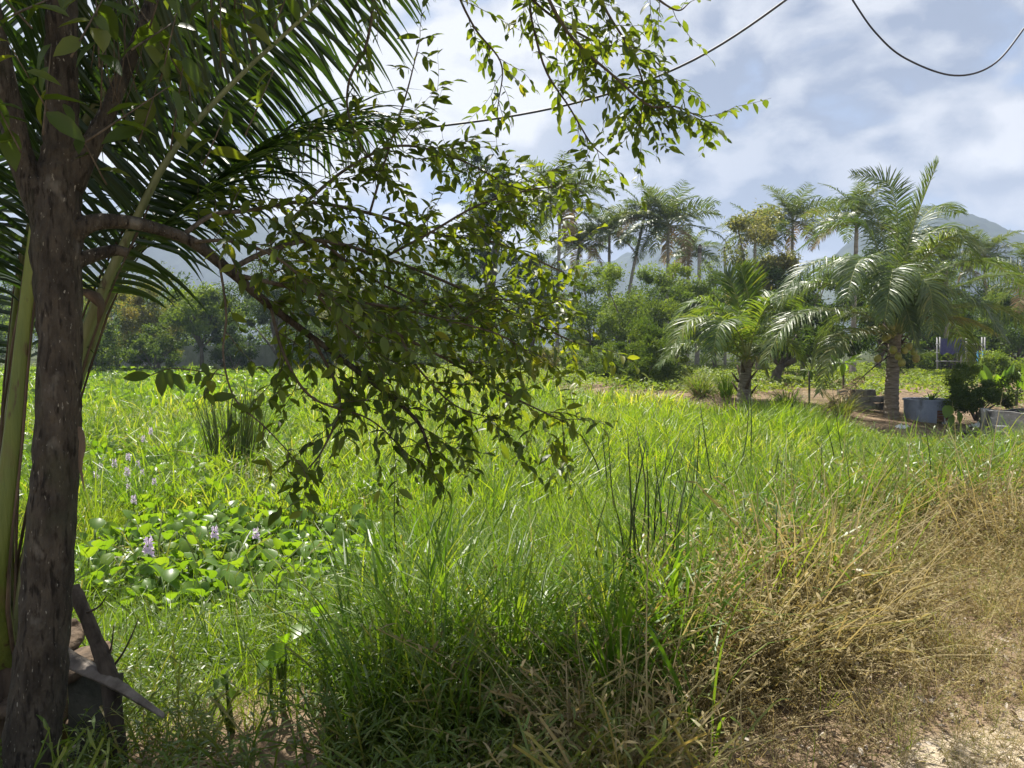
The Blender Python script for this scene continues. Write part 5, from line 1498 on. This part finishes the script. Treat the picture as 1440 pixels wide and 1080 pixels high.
    for (pts, rad, dens) in B:
        o = limb(pts, [q * (.9 if rad[0] > 15 else .62) for q in rad], 34, 10 if rad[0] > 15 else 7, .08, 'branch', 'bark' if rad[0] > 15 else 'twig')
        p = spline(PL(pts), 40); T = nrm(np.gradient(p, axis=0)); px, py, dd = pix(p)
        seglen = np.linalg.norm(np.diff(p, axis=0), axis=1); cum = np.concatenate(([0], np.cumsum(seglen)))
        s = .1 if pts[0][0] > 200 else .75
        while s < cum[-1]:
            i = min(int(np.searchsorted(cum, s)), 39)
            backlit_yel = .18 * float(sst(600, 780, px[i])) * float(sst(260, 360, py[i]))  # yellower tint stands in for sun shining through the right-hand leaves
            ln = rg.uniform(.16, .42) * (.6 if dens < .6 else 1)
            side = rg.normal(0, 1, 3) * np.array((1, 1, .8)); side = side - T[i] * (side @ T[i])
            add_twig(p[i], T[i] * .7 + nrm(side) * .8, ln, .0022, 1.0, .078, .22, (2 if rg.random() < .5 else 1) if dens >= .8 else 0, backlit_yel)
            s += rg.uniform(.029, .058) / dens if pts[0][1] > 150 else rg.uniform(.03, .06) / dens
        add_twig(p[-1], T[-1], .22, .002, 1.0, .092)
    # high crown out of the frame, shading the near bank
    for k in range(13):
        a = R(rg.uniform(-70, 130)); ln = rg.uniform(.6, 3.4)
        z0 = rg.uniform(3.9, 6.0)
        st = np.array((base[0] + .25, base[1] + .1, z0 - .8)); e = np.array((base[0] + math.cos(a) * ln + .6, base[1] + math.sin(a) * ln + .3, z0))
        if pix(e)[1] > -90 and pix(e)[2] > 0: continue
        if e[0] < -1.2 and e[1] > 4.2: continue
        p = spline([st, (st + e) / 2 + np.array((0, 0, .35)), e], 14); twigs.add(*tube(p, np.linspace(.028, .006, 14), 5))
        T = nrm(np.gradient(p, axis=0))
        for i in range(4, 14):
            q = p[i]
            for _ in range(2):
                add_twig(q, T[i] * .5 + rg.normal(0, .8, 3) * np.array((1, 1, .4)), rg.uniform(.2, .45), .003, .8, .085, .1)
    # leafy sprouts low in the crown round the trunk: large long leaves
    sl = []
    def sprout(px, py, d, n, up=True, size=.13):
        p0 = P(px, py, d); dv = nrm(np.array((rg.normal(0, .4), rg.normal(0, .4), 1.0 if up else -.4)))
        ln = rg.uniform(.2, .35); p = p0 + np.linspace(0, 1, 6)[:, None] * dv * ln
        twigs.add(*tube(p, np.linspace(.004, .002, 6), 4))
        for q in range(n):
            a = rg.uniform(0, 6.28); u = (q + 1) / n
            dd = nrm(np.array((math.cos(a), math.sin(a) * .6, rg.uniform(-1.1, .1))))
            L_ = size * rg.uniform(.6, 1.2)
            sl.append((p0 + dv * ln * u, dd, np.array((0, -.4, 1.0)) + rg.normal(0, .35, 3), L_, L_ * rg.uniform(.32, .46), rg.uniform(0, 1)))
    for (px, py, d, n) in ((140, 95, 2.5, 6), (100, 80, 2.45, 4), (185, 70, 2.6, 4), (45, 40, 2.5, 4), (70, 160, 2.5, 5), (30, 215, 2.5, 6), (225, 115, 2.7, 6), (255, 105, 2.8, 5), (300, 40, 2.9, 7), (330, 20, 3.0, 6), (345, 190, 2.9, 5),
                           (150, 260, 2.75, 5), (195, 200, 2.8, 6), (240, 210, 2.85, 5), (20, 20, 2.4, 4), (60, 190, 2.45, 4), (385, 40, 3.0, 6), (210, 40, 2.7, 5), (270, 160, 2.8, 5), (120, 200, 2.5, 3), (355, 75, 3.0, 6), (310, 95, 2.9, 6), (285, 235, 2.9, 4)):
        sprout(px, py, d, n)
    # big separate leaves hanging near the vine
    for (px, py, tx, ty, w) in ((212, 528, 170, 531, .028), (228, 520, 226, 556, .05), (238, 518, 240, 545, .045), (245, 525, 258, 548, .05), (262, 535, 270, 530, .035), (285, 510, 293, 528, .03), (280, 522, 276, 542, .03), (296, 560, 330, 556, .035)):
        b = P(px, py, 2.98); t = P(tx, ty, 2.96); L_ = np.linalg.norm(t - b)
        leaves.append((b, nrm(t - b), np.array((.3, -1.0, .2)), L_, w * 1.15, .1))
    p = spline(PL([(316, 528, 2.99), (280, 522, 2.98), (240, 518, 2.98), (212, 528, 2.98)]), 8); twigs.add(*tube(p, .002, 4))
    part('twigs', twigs, M['twig'], root, smooth=True, kind='stuff')
    def split(lst, mat, nm, quota):
        pos = np.array([l[0] for l in lst]); d = np.array([l[1] for l in lst]); up = np.array([l[2] for l in lst])
        L_ = np.array([l[3] for l in lst]); W = np.array([l[4] for l in lst]); t = np.array([l[5] for l in lst])
        Rm = frames(d, up)
        mid = pos + d * (L_ / 2)[:, None]
        px, py, dep = pix(mid)
        vis = (px > 4) & (px < 1436) & (py > 4) & (py < 1076)
        # leaves seen broadside show largest
        view = nrm(mid - CAM); facing = np.abs(np.einsum('ni,ni->n', view, Rm[:, :, 2]))
        size = np.where(vis, L_ / dep * (.35 + facing), 0)
        order = np.argsort(-size); pick = order[:quota]; rest = order[quota:]
        meshes = []
        for tt in np.linspace(.05, .95, 8):
            for wl in (.38, .46):
                tv, tq = leaf_template(1, .16, .12 + .2 * rg.random())
                mb = MB().add(tv * np.array((1, wl, 1)), tq, tint=tt); meshes.append(mb.mesh('leaf', mat, True))
        for i in pick:
            me = meshes[int(np.clip(t[i] * 8, 0, 7)) * 2 + int(W[i] / L_[i] > .42)]
            o = bpy.data.objects.new('leaf', me); COL.objects.link(o); o.parent = root
            m = Matrix([[Rm[i, a, b] * L_[i] for b in range(3)] + [pos[i, a] - base[a]] for a in range(3)] + [[0, 0, 0, 1]])
            o.matrix_basis = m
        mb = MB(); bake(mb, LT_V, LT_Q, pos[rest], Rm[rest], L_[rest], W[rest], t[rest])
        part(nm, mb, mat, root, smooth=True, kind='stuff')
        print('near tree', nm, len(lst))
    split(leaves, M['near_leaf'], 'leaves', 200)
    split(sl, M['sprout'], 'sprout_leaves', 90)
    for k in range(9):    # thin grey roots hanging beside the trunk
        x0 = 150 + rg.uniform(-16, 40); y0 = rg.uniform(-60, 10); x1 = x0 + rg.normal(0, 10); y1 = rg.uniform(90, 175)
        q = spline(PL([(x0, y0, D + .05), (x0 + rg.normal(0, 8), (y0 + y1) / 2, D + rg.normal(0, .04)), (x1, y1, D + .05)]), 10)
        part('hanging_root', MB().add(*tube(q, rg.uniform(.0015, .0032), 4)), M['twig'], root, smooth=True)
    # scrap of bark hanging from the trunk
    p = spline(PL([(112, 600, D - .09), (116, 625, D - .1), (113, 655, D - .1), (119, 690, D - .1)]), 8)
    V, Q, _ = strips(p[None], (np.array((1, .2, 0)) * .011 * np.array((.5, 1, .9, 1, .7, .5, .3, .1))[:, None])[None])
    part('bark_strip', MB().add(V, Q), M['sheath'], root)
build_near_tree()

# ------------------------------------------------------------------ young coconut palm behind the trunk
def build_near_palm():
    rg = np.random.default_rng(81)
    base = np.array((P(-2, 700, 3.3)[0], 3.3, 0)); base[2] = gz(base[0], base[1])
    root = thing('coconut_palm', 'trunkless coconut palm behind the speckled trunk with long fronds overhead', 'palm tree', base)
    b = base + np.array((0, 0, .25))
    part('trunk', MB().add(*tube(spline([base - np.array((0, 0, .2)), base + np.array((0, 0, .3)), base + np.array((.02, 0, .75))], 8), [.24, .25, .25, .24, .22, .2, .17, .12], 12)), M['sheath'], root, smooth=True)
    F = [   # path px, petiole radius, options
        ([(30, 860, 3.25), (75, 620, 3.25), (126, 452, 3.3), (186, 320, 3.4), (242, 214, 3.5), (332, 112, 3.7), (425, 26, 3.9), (530, -70, 4.1), (620, -120, 4.3)], dict(n=86, t0=.36, hang=.34, roll=1.0), 'petiole_pale', .055),
        ([(25, 870, 3.35), (85, 620, 3.45), (160, 400, 3.6), (230, 318, 3.8), (300, 262, 4.0), (380, 214, 4.2), (460, 186, 4.4), (560, 178, 4.6)], dict(n=80, t0=.42, hang=.75, roll=0), 'petiole_pale', .045),
        ([(-6, 840, 3.0), (16, 640, 2.98), (38, 430, 2.98), (64, 220, 3.05), (95, 20, 3.15), (150, -160, 3.3), (230, -300, 3.5)], dict(n=70, t0=.56, hang=.4, roll=.9), 'petiole', .050),
        ([(6, 850, 3.2), (24, 520, 3.25), (92, 230, 3.35), (190, 78, 3.45), (300, -10, 3.55), (430, -80, 3.7), (560, -120, 3.9)], dict(n=84, t0=.34, hang=.45, roll=.8), 'petiole_pale', .05),
        ([(-12, 800, 3.3), (-20, 480, 3.4), (-30, 200, 3.5), (-20, 0, 3.6), (20, -160, 3.8)], dict(n=64, t0=.52, hang=.5, roll=.4), 'petiole', .055),
        ([(4, 840, 3.35), (14, 560, 3.5), (40, 330, 3.7), (95, 180, 4.0), (180, 110, 4.3), (280, 105, 4.6)], dict(n=76, t0=.36, hang=.6, roll=.6), 'petiole', .05),
        ([(-6, 850, 3.2), (-20, 560, 3.1), (-60, 360, 3.1), (-140, 230, 3.1), (-260, 200, 3.1)], dict(n=60, t0=.55, hang=.5, roll=0), 'petiole', .05),
    ]
    big = []
    rest = MB(); frs = []
    for (pts, kw, pm, r0) in F:
        path = np.vstack((b, PL(pts)))
        C, W, p = leaflets_on(path, kw['roll'], int(kw['n'] * 1.15), kw['t0'], .96, .027, kw['hang'], 7, rg, .3, fwd=.42, jitter=.07)
        K = 24; pp = spline(path, K); u = np.linspace(0, 1, K)
        rr = np.interp(u, [0, .1, .35, .7, 1], [r0 * 1.5, r0, r0 * .62, r0 * .28, .004])
        fr = part('frond', MB().add(*tube(pp, rr, 16, .55, bump=[1 + .05 * np.cos(np.arange(16) * 2.1 + k_ * .35) + rg.normal(0, .018, 16) for k_ in range(K)])), M[pm], root, smooth=True)
        for sd in (-1, 1):      # brown fibrous margin of the stalk
            Tp = nrm(np.gradient(pp, axis=0)); Sx = nrm(np.cross(Tp, np.array((0, 1.0, .2))))
            e = (pp + Sx * (rr * sd * 1.0)[:, None])[:12]
            part('margin', MB().add(*tube(e, rr[:12] * .16, 5, bump=[rg.uniform(.5, 1.4, 5) for _ in range(12)])), M['sheath'], fr, smooth=True)
        tn = np.clip(rg.normal(.35, .16, len(C)), 0, 1)
        px, py, dep = pix(C)
        vis = (px > 0) & (px < 1440) & (py > 0) & (py < 1080)
        span = np.hypot(np.diff(px, axis=1), np.diff(py, axis=1)); span = (span * (vis[:, 1:] & vis[:, :-1])).sum(1)
        for i in range(len(C)): big.append((span[i], fr, C[i], W[i], tn[i]))
    big.sort(key=lambda t: -t[0])
    restd = {}
    for q, (sp, fr, C, W, t) in enumerate(big):
        Fd = np.cross(W, np.gradient(C, axis=0)); Fd = nrm(Fd) * np.linalg.norm(W, axis=1, keepdims=True) * -.4
        V, Q, k = strips(C[None], W[None], Fd[None])
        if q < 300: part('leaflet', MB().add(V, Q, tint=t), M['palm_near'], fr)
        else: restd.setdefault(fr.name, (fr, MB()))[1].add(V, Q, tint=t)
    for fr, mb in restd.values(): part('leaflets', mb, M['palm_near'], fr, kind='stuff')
    # dry leaf sheaths round the base
    for k in range(9):
        a = R(-150 + k * 33); p0 = base + np.array((math.cos(a) * .2, math.sin(a) * .2, rg.uniform(.1, .5)))
        e = p0 + np.array((math.cos(a) * .22, math.sin(a) * .2, rg.uniform(.05, .16)))
        p = spline([p0, (p0 + e) / 2 + np.array((math.cos(a) * .08, math.sin(a) * .08, 0)), e], 8)
        part('leaf_sheath', MB().add(*tube(p, [.10, .11, .1, .09, .07, .05, .03, .01], 8, .35, bump=[rg.uniform(.8, 1.2, 8) for _ in range(8)])), M['sheath'], root, smooth=True)
    # brown fibre hanging by the pale petiole
    p = spline(PL([(112, 408, 3.2), (130, 415, 3.2), (142, 432, 3.2), (138, 455, 3.2)]), 7)
    part('leaf_sheath', MB().add(*tube(p, [.03, .045, .05, .045, .03, .02, .006], 8, .3, bump=[rg.uniform(.7, 1.3, 8) for _ in range(7)])), M['sheath'], root, smooth=True)
build_near_palm()

# ------------------------------------------------------------------ fallen frond, dark stump, slab by the trunk
def build_debris():
    rg = np.random.default_rng(87)
    pts = PL([(60, 905, 3.1), (100, 930, 3.05), (150, 955, 3.0), (190, 980, 2.98), (232, 1008, 2.95)])
    o = thing('fallen_frond', 'grey dried palm frond stalk fallen slanting beside the trunk', 'fallen frond', pts[2] * np.array((1, 1, 0)))
    part('stalk', MB().add(*tube(spline(pts, 18), np.interp(np.linspace(0, 1, 18), [0, .3, .6, 1], [.046, .038, .026, .012]), 14, .5, bump=[1 + .16 * np.cos(np.arange(14) * 2.3 + i * .12) + rg.normal(0, .05, 14) for i in range(18)])), M['dead_wood'], o, smooth=True)
    for k in range(26):
        c = P(150 + rg.uniform(-60, 110), 1030 + rg.uniform(-40, 50), 2.8); c[2] = gz(c[0], c[1]) + .05
        path = c + np.linspace(0, 1, 6)[:, None] * np.array((rg.uniform(.2, .4), rg.uniform(.0, .25), .02)) + np.sin(np.linspace(0, 3.1, 6))[:, None] * np.array((0, 0, .05))
        V, Q, _ = strips(path[None], (np.array((-.4, 1, 0)) * .011 * np.array((.6, 1, 1, .8, .5, .1))[:, None])[None])
        part('dry_leaflet', MB().add(V, Q, tint=.8), M['dead_frond'], o)
    pts = PL([(168, 1014, 3.0), (155, 960, 3.02), (132, 895, 3.05), (112, 845, 3.08), (104, 825, 3.1)])
    o = thing('broken_stump', 'dark broken branch stump leaning behind the fallen frond', 'stump', (pts[0][0], pts[0][1], gz(pts[0][0], pts[0][1])))
    pts[0][2] = gz(pts[0][0], pts[0][1]) - .05
    part('stem', MB().add(*tube(spline(pts, 16), np.linspace(.036, .022, 16), 9, bump=[rg.uniform(.82, 1.15, 9) for _ in range(16)])), M['dark_wood'], o, smooth=True)
    for a, c in (((120, 862), (150, 838)), ((146, 935), (160, 880)), ((150, 950), (195, 870))):
        q = PL([(a[0], a[1], 3.06), ((a[0] + c[0]) / 2 + 3, (a[1] + c[1]) / 2 + 4, 3.03), (c[0], c[1], 3.0)])
        part('twig', MB().add(*tube(spline(q, 8), np.linspace(.006, .002, 8), 5)), M['dark_wood'], o, smooth=True)
    c = P(130, 985, 3.25); g = float(gz(c[0], c[1]))
    o = part('stone_slab', MB().add(*box((c[0], c[1], g + .14), (.2, .05, .42), .15, .012)), M['slab'])
    tag(o, 'mossy upright slab in shade behind the fallen frond', 'slab')
build_debris()

# ------------------------------------------------------------------ cables
def cable(pts, r, label):
    p = spline(PL(pts), 60)
    o = part('cable', MB().add(*tube(p, r, 8)), M['cable'], smooth=True)
    tag(o, label, 'cable')
cable([(-260, 60, 8.5), (60, 140, 8.4), (280, 176, 8.2), (470, 184, 8.0), (620, 177, 7.8), (800, 147, 7.5), (960, 92, 7.2), (1105, 0, 6.9), (1260, -130, 6.6)], .0115, 'long black cable sagging from the left tree up across the sky')
cable([(1120, -130, 6.2), (1199, 0, 6.2), (1235, 50, 6.2), (1275, 83, 6.2), (1340, 106, 6.2), (1395, 92, 6.2), (1440, 40, 6.2), (1500, -50, 6.2)], .0075, 'short loop of dark cable hanging at the top right')

# ------------------------------------------------------------------ air
def build_haze():
    mb = MB().add(*box((0, 0, 118), (5800, 5800, 242)))
    m = bpy.data.materials.new('haze'); m.use_nodes = True
    N, L = new_tree(m.node_tree)
    out = N('ShaderNodeOutputMaterial'); v = N('ShaderNodeVolumePrincipled')
    v.inputs['Color'].default_value = (.56, .68, .90, 1); v.inputs['Density'].default_value = .00044
    v.inputs['Anisotropy'].default_value = .2
    L(v.outputs[0], out.inputs['Volume'])
    o = part('haze', mb, m)
    tag(o, 'thin pale haze in the air between the field and the hills', 'haze', kind='stuff')
build_haze()
